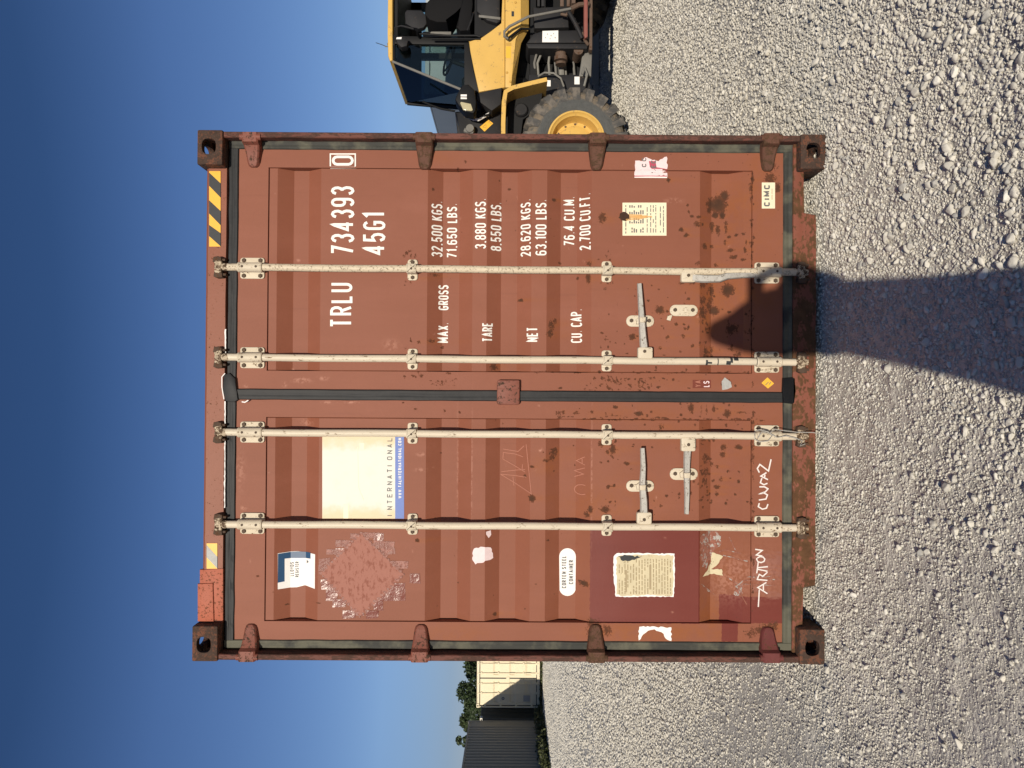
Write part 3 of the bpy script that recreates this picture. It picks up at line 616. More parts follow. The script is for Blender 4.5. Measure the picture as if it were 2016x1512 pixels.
# ---- header, sill, posts, castings
YH = .062
zht = HT-.02
m = MB(); n_ = 60
xs = np.linspace(-W2+.16, W2-.16, n_); zhb = P(444,750,YH)[2]
vs, fs = [], []
for x in xs:
    j = .004*mnoise.noise((x*6, 1.1, 0)); k = .0025*mnoise.noise((x*22, 4.1, 0)); e = .004*mnoise.noise((x*3, 2, 9))
    vs += [(x, .16, zht+.002), (x, YH+.012, zht+k*.4), (x, YH, zht-.012+k), (x, YH+e*1.3, (zht+zhb)/2), (x, YH+e*.5, zhb+.004+j*.5), (x, YH+.02, zhb+j*.5), (x, .16, zhb)]
for i in range(n_-1):
    for q in range(6): fs.append((7*i+q, 7*i+q+1, 7*i+8+q, 7*i+7+q))
m.add(vs, fs).build('header', M['header'], box_)
def hz(lo, ya, yb, cols, lean):
    l = Lay(YH-.0016)
    return l
l = Lay(YH-.002)
x0, x1 = 412, 434.5; l.rect(x0, x1, 337, 485.5, M['yellow'], 0)
for c0 in (356, 410.5, 465):
    l.poly([(x0,c0-16),(x1,c0+5),(x1,c0+33),(x0,c0+10)] if c0 != 465 else [(x0,c0-22),(x1,c0-6),(x1,c0+20),(x0,c0+0)], M['black'], 1)
hm = l.build('hazard_stripe', box_, 'yellow and black hazard stripe on the header')
l = Lay(YH-.002); l.rect(407,428,1069.5,1119.5, M['yellow'], 0); l.poly([(407,1073),(428,1096),(428,1119),(407,1097)], M['greytape'], 1); l.build('hazard_stripe', box_, 'short worn yellow and grey hazard stripe on the header')
m = MB(); m.prism([XZ(x,y,YH) for x,y in ((394,1121),(440,1119),(440,1221),(394,1222))], YH-.006, YH+.01, .003)
m.prism([XZ(x,y,YH) for x,y in ((391,1148),(421,1147),(423,1222),(391,1222))], YH-.014, YH-.004, .004); m.build('weld_patch', M['redpatch'], box_)
rr = random.Random(8)
for (y0, y1, w0, w1) in ((648,704,1.6,2.6),(790,838,.8,2.0),(868,1000,.4,2.0)):
    e1, e2, y = [], [], y0
    while y < y1:
        a = 444.6-(y-640)*.006; e1.append((a-rr.uniform(w0,w1), y)); e2.append((a+rr.uniform(.5,1.1), y)); y += rr.uniform(3,7)
    l = Lay(YH-.008); l.poly(e1+e2[::-1], M['foam'], 0); l.build('sealant_line', box_, 'thin white sealant line along the top gasket')
l = Lay(YH-.008); l.stroke([(443,735),(437,742),(437,762),(441,786)], 1.8, M['foam'], 0); l.build('sealant_bead', box_)
l = Lay(YH-.008); l.stroke([(476,791),(482,792),(489,788)], 2.2, M['foam'], 0); l.build('sealant_bead', box_)
YS = .055
m = MB()
sx = lambda x, y: XZ(x, y, YS)
zst, zsb = P(1561,750,YS)[2], P(1606,750,YS)[2]
a0, a1, b0, b1 = sx(1600,1234)[0], sx(1600,1155)[0], sx(1600,421)[0], sx(1600,348)[0]; zn = P(1581,750,YS)[2]
out = [(-W2+.02,zn),(a0,zn+.001),(a1,zn),(a1+.003,zsb),]+[(x, zsb+.003*mnoise.noise((x*8,2,5))) for x in np.linspace(a1+.05, b0-.05, 24)]+[(b0-.003,zsb),(b0,zn),(b1,zn),(W2-.02,zn),(W2-.02,zst),(-W2+.02,zst)]
m.prism(out, YS, .16, .004); m.box(a1, b0, YS+.05, .3, zsb+.005, zn)
m.build('sill', M['sill'], box_)
for s, nm in ((-1,'corner_post'),(1,'corner_post')):
    m = MB(); n_ = 70; vs, fs = [], []
    for i in range(n_+1):
        z = .115+(HT-.23)*i/n_
        e = .0035*mnoise.noise((s*5, z*5, 1))+.002*mnoise.noise((s*5, z*17, 4)); g_ = .003*mnoise.noise((s*3, z*2.5, 8))
        for (xo, y) in ((W2-.004, .19),(W2-.004,.016),(W2-.007,.012),(W2-.028+e,.012+g_),(W2-.031+e,.016+g_),(W2-.031+e*.5,.105),(W2-.115,.108),(W2-.115,.19)): vs.append((s*xo, y, z))
    for i in range(n_):
        for q in range(7): fs.append((8*i+q, 8*i+q+1, 8*i+9+q, 8*i+8+q))
    m.add(vs, fs).build(nm, M['frame_red'], box_)
def bool_mesh(base, cutters):
    me = bpy.data.meshes.new('t'); me.from_pydata(base.v, [], base.f); bo = bpy.data.objects.new('t', me); COL.objects.link(bo); cl = []
    for c in cutters:
        cm = bpy.data.meshes.new('c'); cm.from_pydata(c.v, [], c.f); b = bmesh.new(); b.from_mesh(cm); bmesh.ops.recalc_face_normals(b, faces=b.faces[:]); b.to_mesh(cm); b.free()
        co = bpy.data.objects.new('c', cm); COL.objects.link(co); cl.append(co)
        md = bo.modifiers.new('b', 'BOOLEAN'); md.operation = 'DIFFERENCE'; md.object = co; md.solver = 'EXACT'
    b = bmesh.new(); b.from_mesh(me); bmesh.ops.recalc_face_normals(b, faces=b.faces[:]); b.to_mesh(me); b.free()
    dg = bpy.context.evaluated_depsgraph_get(); out = bpy.data.meshes.new_from_object(bo.evaluated_get(dg))
    for o in cl+[bo]: bpy.data.objects.remove(o)
    return out
def casting(s, top):
    CW, CH, CD = .162, .118, .178
    x0, x1 = (W2-CW, W2) if s > 0 else (-W2, -W2+CW); z0, z1 = (HT-CH, HT) if top else (0, CH)
    b = MB(); b.bbox(x0, x1, 0, CD, z0, z1, .008, 2)
    inner = MB(); t = .026; inner.box(x0+t, x1-t, t, CD-t, z0+t, z1-t)
    cx, cz = (x0+x1)/2+s*.004, (z0+z1)/2+(.004 if top else 0)
    def ov(u, v, au, av): return [(u+au*math.cos(a)*abs(math.cos(a))**-.25 if abs(math.cos(a)) > .01 else u, v+av*math.sin(a)*abs(math.sin(a))**-.25 if abs(math.sin(a)) > .01 else v) for a in [2*math.pi*i/28+.05 for i in range(28)]]
    f = MB(); f.prism(ov(cx, cz, .036, .033), -.02, .05)
    sd = MB(); q = ov(.089, cz, .030, .036); xa, xb = (x1-.05, x1+.02) if s > 0 else (x0-.02, x0+.05)
    sd.add([(xa,a,c) for a,c in q]+[(xb,a,c) for a,c in q], [tuple(range(28)), tuple(range(55,27,-1))]+[(i,(i+1)%28,28+(i+1)%28,28+i) for i in range(28)])
    tp = MB(); q = ov((x0+x1)/2, .089, .032, .055); za, zb = (z1-.05, z1+.02) if top else (z0-.02, z0+.05)
    tp.add([(a,c,za) for a,c in q]+[(a,c,zb) for a,c in q], [tuple(range(28)), tuple(range(55,27,-1))]+[(i,(i+1)%28,28+(i+1)%28,28+i) for i in range(28)])
    me = bool_mesh(b, [inner, f, sd, tp]); me.materials.clear(); me.materials.append(M['casting'])
    me.polygons.foreach_set('use_smooth', [True]*len(me.polygons)); me.set_sharp_from_angle(angle=R_(40)); me.name = 'corner_casting'
    return link('corner_casting', me, box_)
for s in (-1, 1):
    for t in (False, True): casting(s, t)
# ---- the long body behind the door frame
LEN = 12.19
def corr_side(mb, x, y0, y1, z0, z1, dirn, pitch=.278, dep=.036):
    ys, k = [], int((y1-y0)/pitch)
    pr = []
    for i in range(k):
        b = y0+i*pitch; pr += [(b,0),(b+.072,0),(b+.140,dep),(b+.210,dep)]
    pr.append((y1,0))
    vs = [(x-dirn*d, y, z) for (y, d) in pr for z in (z0, z1)]
    mb.add(vs, [(2*i, 2*i+2, 2*i+3, 2*i+1) for i in range(len(pr)-1)])
m = MB(); corr_side(m, W2-.012, .19, LEN-.1, .16, HT-.06, 1); corr_side(m, -W2+.012, .19, LEN-.1, .16, HT-.06, -1); m.build('side_wall', M['header'], box_, smooth=20, fix=False)
m = MB(); m.box(-W2+.01, W2-.01, .16, LEN-.05, HT-.045, HT-.025); m.build('roof', M['header'], box_)
m = MB(); m.box(-W2+.01, W2-.01, .165, LEN-.05, .135, .155); m.build('floor', M['sill'], box_)
for s in (-1, 1):
    m = MB(); m.bbox(s*W2-.05 if s > 0 else -W2+.004, W2-.004 if s > 0 else -W2+.05, .19, LEN-.05, .05, .16, .006); m.build('bottom_rail', M['frame_red'], box_)
    m = MB(); m.bbox(s*W2-.06 if s > 0 else -W2+.004, W2-.004 if s > 0 else -W2+.06, .19, LEN-.05, HT-.08, HT-.02, .006); m.build('top_rail', M['frame_red'], box_)
m = MB(); m.box(-W2+.01, W2-.01, LEN-.05, LEN, .02, HT-.02); m.build('end_wall', M['header'], box_)

# ---- locking gear
YB = .040
def at(x, y, Y=YB): q = P(x, y, Y); return Vector((q[0], Y, q[2]))
def rrect(cx, cz, hw, hh, r, n=4):
    o = []
    for (sx_, sz_, a) in ((1,1,0),(-1,1,90),(-1,-1,180),(1,-1,270)):
        o += [(cx+sx_*(hw-r)+r*math.cos(R_(a+90*i/n)), cz+sz_*(hh-r)+r*math.sin(R_(a+90*i/n))) for i in range(n+1)]
    return o
def bolt(mb, x, y, z, r=.0085, h=.008):
    mb.lathe([(0,0.0001),(0,r*.8),(h*.3,r),(h,r)], (x, y-h, z), 'Y', 6)
BARS = [  # (top y at x=520, bottom y at x=1500, door)
    (526.5, 535.5, door_right), (704.0, 712.5, door_right), (851.5, 858.5, door_left), (1032.5, 1038.5, door_left)]
for bi, (ya, yb, door) in enumerate(BARS):
    lin = lambda x: ya+(yb-ya)*(x-520)/980.
    bm_ = M['barspeck'] if bi == 0 else M['bar']
    T, B = at(445, lin(445)), at(1566, lin(1566))
    m = MB(); n_ = 24
    m.tube([T.lerp(B, i/n_)+Vector((.001*math.sin(i*.9+bi), .0012*math.sin(i*.5+bi*2), 0)) for i in range(n_+1)], .0172, 14)
    bar = m.build('locking_bar', bm_, door)
    for (x0, x1) in ((469,517),(1489,1538)):
        c = at((x0+x1)/2, lin((x0+x1)/2)); hh = abs(at(x0, lin(x0)).z-at(x1, lin(x1)).z)/2
        m = MB(); m.prism(rrect(c.x, c.z, .049, hh, .012), YD-.010, YD-.0012, .002)
        m.lathe([(-hh,.0001),(-hh,.0225),(-hh+.006,.0250),(-hh+.012,.0228),(hh-.012,.0228),(hh-.006,.025),(hh,.0225),(hh,.0001)], (c.x, YB, c.z), 'Z', 18)
        m.cur = 1
        for sx_ in (-1,1):
            for sz_ in (-1,1): bolt(m, c.x+sx_*.036, YD-.009, c.z+sz_*(hh-.018), .0105)
        for sz_ in (-1,1): bolt(m, c.x+.001, YB-.022, c.z+sz_*.032, .006, .003)
        m.build('bar_bracket', [M['cream'], M['bolt']], door)
    for xm in (810.5, 1196):
        c = at(xm, lin(xm)); m = MB(); m.prism(rrect(c.x, c.z, .049, .0235, .012), YD-.007+.004, YD+.0035, .002)
        m.prism(rrect(c.x, c.z, .0215, .0235, .004), YB-.022, YD, .006); m.cur = 1
        for sx_ in (-1,1): bolt(m, c.x+sx_*.036, YD-.002, c.z, .0095)
        bolt(m, c.x-.002, YB-.0215, c.z, .0055, .003); m.build('bar_bracket', [M['cream'], M['bolt']], door)
    # cams and keepers on header and sill
    for top in (True, False):
        c = at(436 if top else 1571, lin(436 if top else 1571)); sg = 1 if top else -1
        m = MB(); m.lathe([(-.045,.014),(-.02,.019),(-.012,.019),(.0,.015),(.012,.016)], (c.x, YB, c.z), 'Z', 14)
        rr = random.Random(bi*2+top); m.prism([(c.x-.013,c.z-sg*.005),(c.x+.013,c.z-sg*.005),(c.x+.020,c.z+sg*.012),(c.x+.014,c.z+sg*.030),(c.x+.003,c.z+sg*.022),(c.x-.010,c.z+sg*.030),(c.x-.018,c.z+sg*.010)], YB-.014, YB+.018, .004)
        m.bbox(c.x-.031, c.x+.031, YB-.016, YB+.004, c.z+sg*.002-.007, c.z+sg*.002+.007, .003)
        for s in (-1,1): m.prism([(c.x+s*.018,c.z+sg*.004),(c.x+s*.031,c.z+sg*.004),(c.x+s*.027,c.z+sg*.026),(c.x+s*.015,c.z+sg*.030)], YB-.015, YB+.012, .003)
        m.build('bar_cam', M['camcream'], door)
        for s in (-1,1):
            m = MB(); kx = c.x+s*.034; kz = c.z+sg*(.012+.006*rr.random())
            m.prism([(kx-.016,kz-.022),(kx+.010,kz-.020),(kx+.016,kz-.002),(kx+.012,kz+.018),(kx-.010,kz+.022),(kx-.018,kz+.006)], YB-.012, YH+.012, .006)
            m.box(kx-.006, kx+.004, YB-.004, YH+.01, kz-.034, kz-.02)
            m.build('cam_keeper', M['cam'], box_)
# handles: bar index, hub px, lever end px, retainer px
def lever(mb, pts, w0, w1, y):
    """flat forged lever along photo-pixel points"""
    q = [at(x, yy, y) for x, yy in pts]; k = len(q); vs, fs = [], []
    for i, p in enumerate(q):
        d = (q[min(i+1,k-1)]-q[max(i-1,0)]).normalized(); nrm = Vector((-d.z, 0, d.x)); hw = (w0+(w1-w0)*i/(k-1))/2
        yo = -.012*math.sin(math.pi*i/(k-1)) if k > 2 else 0
        for (u, v) in ((-1,.004),(-.7,-.006),(.7,-.006),(1,.004),(.7,.008),(-.7,.008)): vs.append(p+nrm*(u*hw)+Vector((0, v+yo, 0)))
    for i in range(k-1):
        for j in range(6): fs.append((6*i+j, 6*i+(j+1)%6, 6*i+6+(j+1)%6, 6*i+6+j))
    fs += [(0,1,2,3,4,5), tuple(6*(k-1)+j for j in (5,4,3,2,1,0))]; mb.add(vs, fs)
HND = [(0, (1354,543), [(1354,546),(1385,549),(1415,549),(1430,544),(1455,542),(1490,541)], .040, .026, door_right, (1340,1368,533,556)),
       (1, (1268,692), [(1268,684),(1265,660),(1263,632),(1261,600),(1259,558)], .038, .022, door_right, (1255,1284,684,706)),
       (2, (1354,875), [(1354,886),(1352,910),(1351,935),(1352,970),(1352,1012)], .036, .022, door_left, (1340,1368,861,888)),
       (3, (1267,1022), [(1268,1010),(1267,985),(1264,955),(1266,920),(1265,882)], .038, .022, door_left, (1253,1282,1008,1031))]
for (bi, hub, lv, w0, w1, door, (x0,x1,y0,y1)) in HND:
    m = MB(); a, b = at(x0, y1), at(x1, y0); m.prism(rrect((a.x+b.x)/2, (a.z+b.z)/2, abs(a.x-b.x)/2, abs(a.z-b.z)/2, .008), YB-.016, YB+.012, .004)
    m.cur = 1; c = at(*hub); bolt(m, c.x, YB-.0155, c.z, .008, .006); m.build('handle_hub', [M['cream'], M['bolt']], door)
    m = MB(); lever(m, lv, w0, w1, YB-.008); m.build('handle', M['galv'], door)
for (x0, x1, y0, y1, door, kind) in ((1319,1374,600,622,door_right,0),(1233,1288,621,643,door_right,1),(1319,1374,922,945,door_left,1),(1233,1288,946,968,door_left,1)):
    a, b = at(x0, y1, YD-.006), at(x1, y0, YD-.006); cx, cz = (a.x+b.x)/2, (a.z+b.z)/2; hw, hh = abs(a.x-b.x)/2, abs(a.z-b.z)/2
    m = MB(); m.prism(rrect(cx, cz, hw, hh, hw*.96), YD-.008+.003, YD+.004, .002)
    if kind:
        m.prism([(cx-.016,cz-.020),(cx+.014,cz-.024),(cx+.020,cz+.004),(cx+.006,cz+.022),(cx-.016,cz+.018)], YD-.018, YD-.002, .005)
        m.prism([(cx-.012,cz-.014),(cx+.013,cz-.016),(cx+.012,cz+.014),(cx-.012,cz+.012)], YB-.034, YB-.014, .004)
    else:
        m.prism(rrect(cx, cz-.012, .012, .010, .003), YD-.008, YD-.003, .001); m.prism([(cx-.022,cz+hh-.012),(cx-.050,cz+hh-.002),(cx-.045,cz+hh+.016),(cx-.024,cz+hh+.010)], YD-.010, YD-.002, .003)
    m.cur = 1
    for s in (-1,1): bolt(m, cx+.002, YD-.004, cz+s*(hh-.024), .0095)
    m.build('handle_retainer', [M['cream'], M['bolt']], door)
# centre stop plate, hinges
m = MB(); a, b = at(978,797,.045), at(1023.5,748,.045); zc, xm, xw = (a.z+b.z)/2, (a.x+b.x)/2, abs(a.x-b.x)/2; hh = abs(a.z-b.z)/2
m.prism(rrect(xm, zc, xw, hh, .012), .047, YD+.002, .006); m.prism(rrect(xm+xw*.62, zc, xw*.36, hh*.97, .006), .043, .05, .003); m.build('door_stop', M['hinge_red'], door_right)
HG = [(482,513,262,330,'hinge_red'),(820,853,262,334,'hinge_brown'),(1160,1192,263,336,'hinge_brown'),(1499,1530,264,338,'hinge_brown'),(475,507,1301,1228,'hinge_red'),(811,844,1302,1229,'hinge_red'),(1157,1189,1303,1229,'hinge_brown'),(1497,1531,1303,1234,'darkred')]
for (x0, x1, yp, yd, mt) in HG:
    door = door_right if yp < 700 else door_left; s = 1 if yp < 700 else -1
    xp, xd = P((x0+x1)/2, yp, .02)[0], P((x0+x1)/2, yd, YD)[0]; zt_, zb_ = P(x0, yp, .05)[2], P(x1, yp, .05)[2]; zc = (zt_+zb_)/2; hw = (zt_-zb_)/2
    # lofted blade: stations from post edge to rounded door end  (t along X, half width, front Y, back Y)
    stn = [(0,1.0,.004,.05),(.30,1.0,.006,.06),(.36,.98,.030,.068),(.55,.86,.044,.074),(.86,.70,.054,.078),(.95,.58,.058,.080),(1.0,.34,.062,.082)]
    m = MB(); vs, fs = [], []
    for (t, k, yf, yk) in stn:
        x = xp+(xd-xp)*t
        vs += [(x, yk, zc+hw*k+.004), (x, yf+.006, zc+hw*k), (x, yf, zc+hw*k-.007), (x, yf, zc-hw*k+.007), (x, yf+.006, zc-hw*k), (x, yk, zc-hw*k-.004)]
    for i in range(len(stn)-1):
        for q in range(5): fs.append((6*i+q, 6*i+q+1, 6*i+7+q, 6*i+6+q))
    fs += [tuple(range(6)), tuple(6*(len(stn)-1)+j for j in range(5,-1,-1))]
    m.add(vs, fs); m.tube([(xp-s*.018, .020, zc-hw-.012), (xp-s*.018, .020, zc+hw+.012)], .0155, 12)
    h = m.build('hinge', M[mt], door)
# black paint smears on the second bar
for (xa, xb, a0, a1) in ((1388,1392,200,290),(1391,1400,235,262),(1411,1413,205,320),(1428,1437,215,275),(1436,1441,250,330),(1443,1452,280,335),(1488,1496,215,335)):
    m = MB(); p0, p1 = at(xa, 711.5), at(xb, 712); vs = []
    for p in (p0, p1): vs += [(p.x+.0186*math.cos(R_(a0+(a1-a0)*i/6)), YB+.0186*math.sin(R_(a0+(a1-a0)*i/6)), p.z) for i in range(7)]
    m.add(vs, [(i,i+1,i+8,i+7) for i in range(6)]); m.build('paint_smear', M['black'], door_right)
# twisted wire seal on the third bar
m = MB(); w0 = [(1492,862),(1500,850),(1515,853),(1530,861),(1548,858),(1565,862),(1580,868),(1575,878),(1585,874)]
m.tube([at(x,y,.012) for x,y in w0], .0028, 6); m.tube([at(x,y,.013) for x,y in ((1515,853),(1525,845),(1545,848),(1570,851),(1600,851.5),(1622,855))], .0022, 6)
m.tube([at(x,y,.014) for x,y in ((1488,848),(1495,846),(1512,850),(1520,858),(1512,868),(1495,870),(1486,864),(1486,852))], .0026, 6); m.build('wire_seal', M['galv'], door_left)

# GROUND_AND_REST
# ================================================================== GROUND
def vnoise(x, y, seed):
    """smooth value noise, numpy"""
    xi, yi = np.floor(x).astype(np.int64), np.floor(y).astype(np.int64); fx, fy = x-xi, y-yi
    fx, fy = fx*fx*(3-2*fx), fy*fy*(3-2*fy)
    def h(a, b):
        k = (a*374761393+b*668265263+seed*974634777) & 0x7fffffff; k = ((k ^ (k >> 13))*1274126177) & 0x7fffffff
        return ((k ^ (k >> 16)) & 0xffff)/65535.0
    return (h(xi,yi)*(1-fx)+h(xi+1,yi)*fx)*(1-fy)+(h(xi,yi+1)*(1-fx)+h(xi+1,yi+1)*fx)*fy-.5
def gheight(x, y):
    d = np.hypot(x, y+3.5); f = np.clip(9/np.maximum(d, 9), 0, 1)
    t = .014*vnoise(x*.8, y*.8, 1)+.008*vnoise(x*4, y*4, 2)
    near = np.clip((7-d)/3, 0, 1)
    t = t*f+near*(.007*vnoise(x*13, y*13, 3)+.004*vnoise(x*34, y*34, 4)+.0026*vnoise(x*80, y*80, 5))
    # two faint wheel tracks pressed in beside the container front
    for c, sl in ((-.75,.25),(-1.5,.3)): t = t-near*.010*np.exp(-((x-c-sl*(y+1))/.12)**2)*(x < 0)
    return t-.004
def axis(a, b, step, lo, hi, g=1.13):
    L = list(np.arange(a, b, step)); s = step; v = b
    while v < hi: L.append(v); s *= g; v += s
    L.append(hi); s = step; v = a-step; F = []
    while v > lo: F.append(v); s *= g; v -= s
    F.append(lo); return np.array(F[::-1]+L)
gx, gy = axis(-2.3, 2.6, .0115, -700, 700), axis(-1.75, .6, .0115, -60, 1500)
GX, GY = np.meshgrid(gx, gy); GZ = gheight(GX, GY)
ii = np.arange(GX.size).reshape(GX.shape)
me = bpy.data.meshes.new('ground'); q = np.stack([ii[:-1,:-1], ii[:-1,1:], ii[1:,1:], ii[1:,:-1]], -1).reshape(-1,4)
def fast_mesh(me, co, quads):
    k = quads.shape[1]; me.vertices.add(len(co)); me.vertices.foreach_set('co', np.ascontiguousarray(co, np.float32).ravel())
    me.loops.add(quads.size); me.loops.foreach_set('vertex_index', np.ascontiguousarray(quads, np.int32).ravel())
    me.polygons.add(len(quads)); me.polygons.foreach_set('loop_start', np.arange(0, quads.size, k, dtype=np.int32)); me.polygons.foreach_set('loop_total', np.full(len(quads), k, np.int32))
    me.update(calc_edges=True); me.validate()
fast_mesh(me, np.stack([GX,GY,GZ],-1).reshape(-1,3), q); me.polygons.foreach_set('use_smooth', [True]*len(me.polygons))
n = N('crushed_gravel')
v1 = n.t.nodes.new('ShaderNodeTexVoronoi'); n.lk(n.tc, v1.inputs['Vector']); v1.inputs['Scale'].default_value = 26
v2 = n.t.nodes.new('ShaderNodeTexVoronoi'); n.lk(n.tc, v2.inputs['Vector']); v2.inputs['Scale'].default_value = 75
hs = n.t.nodes.new('ShaderNodeSeparateColor'); n.lk(v1.outputs['Color'], hs.inputs[0]); hs2 = n.t.nodes.new('ShaderNodeSeparateColor'); n.lk(v2.outputs['Color'], hs2.inputs[0])
GR = (.63,.595,.515)
big = n.noise(.7, 4); c = n.mix(hs.outputs[0], sc(GR,.72), sc(GR,1.2)); c = n.mix(n.math('MULTIPLY', n.step(big,.42,.62), .5), c, n.mix(hs2.outputs[0], sc(GR,.85), sc(GR,1.12)))
c = n.mix(n.math('MULTIPLY', hs2.outputs[1], .25), c, (.44,.42,.37))
far = n.step(n.sep(n.tc)[1], 4.5, 8.0)
hh = n.math('ADD', n.math('MULTIPLY', n.math('SUBTRACT', 1.0, v1.outputs['Distance']), n.math('ADD', n.math('MULTIPLY', far, .9), .18)), n.math('MULTIPLY', n.math('SUBTRACT', 1.0, v2.outputs['Distance']), .45))
hh = n.math('ADD', hh, n.math('MULTIPLY', n.noise(260, 3), .3)); n.bump(hh, .6, .014)
M['ground'] = n.done(c, .95, 0, .15); me.materials.append(M['ground'])
tag(link('ground', me), kind='structure')
# stones
def templates(sub, k, seed):
    out = []; rr = np.random.default_rng(seed)
    for _ in range(k):
        bm = bmesh.new(); bmesh.ops.create_icosphere(bm, subdivisions=sub, radius=1)
        co = np.array([v.co[:] for v in bm.verts]); fc = np.array([[v.index for v in f.verts] for f in bm.faces]); bm.free()
        for _ in range(9):
            nn = rr.normal(size=3); nn /= np.linalg.norm(nn); d = rr.uniform(.52,.85); s = co@nn; co = co-np.outer(np.maximum(s-d, 0), nn)
        co *= rr.uniform(.92,1.08,size=(len(co),1)); out.append((co*np.array([1.1,.85,.68]), fc))
    return out
lowT, midT, hiT = templates(1, 10, 3), templates(2, 10, 4), templates(3, 8, 5)
class Stones:
    def __init__(s): s.co, s.fc, s.tint, s.n = [], [], [], 0
    def scatter(s, X, Y, Rr, T):
        k = len(X)
        if not k: return
        pick = rng.integers(0, len(T), k)
        for ti, (co, fc) in enumerate(T):
            m = np.where(pick == ti)[0]
            if not len(m): continue
            a = rng.uniform(0, 6.283, len(m)); t1 = rng.normal(0, .35, len(m)); t2 = rng.normal(0, .35, len(m))
            ca, sa, c1, s1, c2, s2 = np.cos(a), np.sin(a), np.cos(t1), np.sin(t1), np.cos(t2), np.sin(t2); o, z = np.ones_like(a), np.zeros_like(a)
            Rz = np.array([[ca,-sa,z],[sa,ca,z],[z,z,o]]).transpose(2,0,1); Rx = np.array([[o,z,z],[z,c1,-s1],[z,s1,c1]]).transpose(2,0,1); Ry = np.array([[c2,z,s2],[z,o,z],[-s2,z,c2]]).transpose(2,0,1)
            sc3 = Rr[m][:,None]*rng.uniform(.75,1.2,(len(m),3)); pts = np.einsum('nij,nvj->nvi', Rz@Rx@Ry, co[None]*sc3[:,None,:])
            pts[:,:,0] += X[m][:,None]; pts[:,:,1] += Y[m][:,None]; pts[:,:,2] += (gheight(X[m], Y[m])+Rr[m]*rng.uniform(-.12,.42,len(m)))[:,None]
            nv = len(co); s.co.append(pts.reshape(-1,3)); s.fc.append((fc[None]+(np.arange(len(m))*nv)[:,None,None]+s.n).reshape(-1,3)); s.n += len(m)*nv
            s.tint.append(np.repeat(rng.uniform(0,1,len(m)), nv))
def sample(k, d0, d1, clump, flat):
    # log-uniform in distance keeps the grain even in the picture; flat=True spreads evenly over the ground instead
    d = np.sqrt(rng.uniform(d0**2, d1**2, k)) if flat else d0*(d1/d0)**rng.uniform(0,1,k)
    x = rng.uniform(-1,1,k)*(.56*d+.12); y = d+CAM[1]
    hid = (y > 13) & (np.abs(x) < .29*d) | (np.abs(x) < 1.2) & (y > 1.4) & (y < 12.3)
    x, y, d = x[~hid], y[~hid], d[~hid]; nr = np.clip((9-d)/5, 0, 1)
    den = .55+nr*(1.5*vnoise(x*1.7, y*1.7, 31)+.7*vnoise(x*5, y*5, 32)+.14*np.clip(x*1.2, -1, 1))+(1-nr)*.5*vnoise(x*.9, y*.9, 33)
    ok = rng.uniform(0,1,len(x)) < np.clip(1-clump+clump*den*1.5, .03, 1); return x[ok], y[ok], d[ok]
st = Stones()
def put_st(k, d0, d1, r0, r1, T, clump, p=1.6, flat=True, prop=False):
    x, y, d = sample(k, d0, d1, clump, flat); u = rng.uniform(0,1,len(x))**p; nr = np.clip((8-d)/5, 0, 1)
    r = np.minimum(d*(r0+(r1-r0)*u), .027*(1+.35*u)) if prop else r0+(r1-r0)*u
    r = r*(1+nr*(-.08+.22*np.clip(x*1.1,-1,1)))
    under = (np.abs(x) < 1.3) & (y > .0) & (y < 12.4); ok = ~(under & (r > .011)); st.scatter(x[ok], y[ok], r[ok], T)
put_st(150000, 1.95, 13, .0013, .0028, lowT, .40, 1.5, False, True)
put_st(95000, 12.5, 32, .0013, .0028, lowT, .30, 1.5, True, True)
put_st(22000, 1.95, 4.4, .006, .0125, midT, .80)
put_st(9000, 4.2, 9.5, .012, .021, midT, .6)
put_st(1500, 1.95, 4.4, .012, .021, hiT, .9)
put_st(90, 1.95, 4.0, .019, .026, hiT, .7)
me = bpy.data.meshes.new('gravel_stones'); fast_mesh(me, np.concatenate(st.co), np.concatenate(st.fc))
a = me.attributes.new('tint', 'FLOAT', 'POINT'); a.data.foreach_set('value', np.concatenate(st.tint).astype(np.float32))
n = N('gravel_stone'); t = n.attr('tint').outputs['Fac']
c = n.mix(n.step(t,.0,.75), (.47,.45,.395), (.645,.615,.535)); c = n.mix(n.step(t,.80,.97), c, (.75,.725,.65)); c = n.mix(n.math('MULTIPLY', n.math('LESS_THAN', t, .10), .7), c, (.34,.34,.325)); c = n.mix(n.math('MULTIPLY', n.noise(130,4), .4), c, (.49,.46,.39))
n.bump(n.noise(260,3), .3, .003); me.materials.append(n.done(c, .9, 0, .2))
tag(link('gravel_stones', me), 'loose pale grey gravel stones strewn all over the yard', 'gravel', kind='stuff')

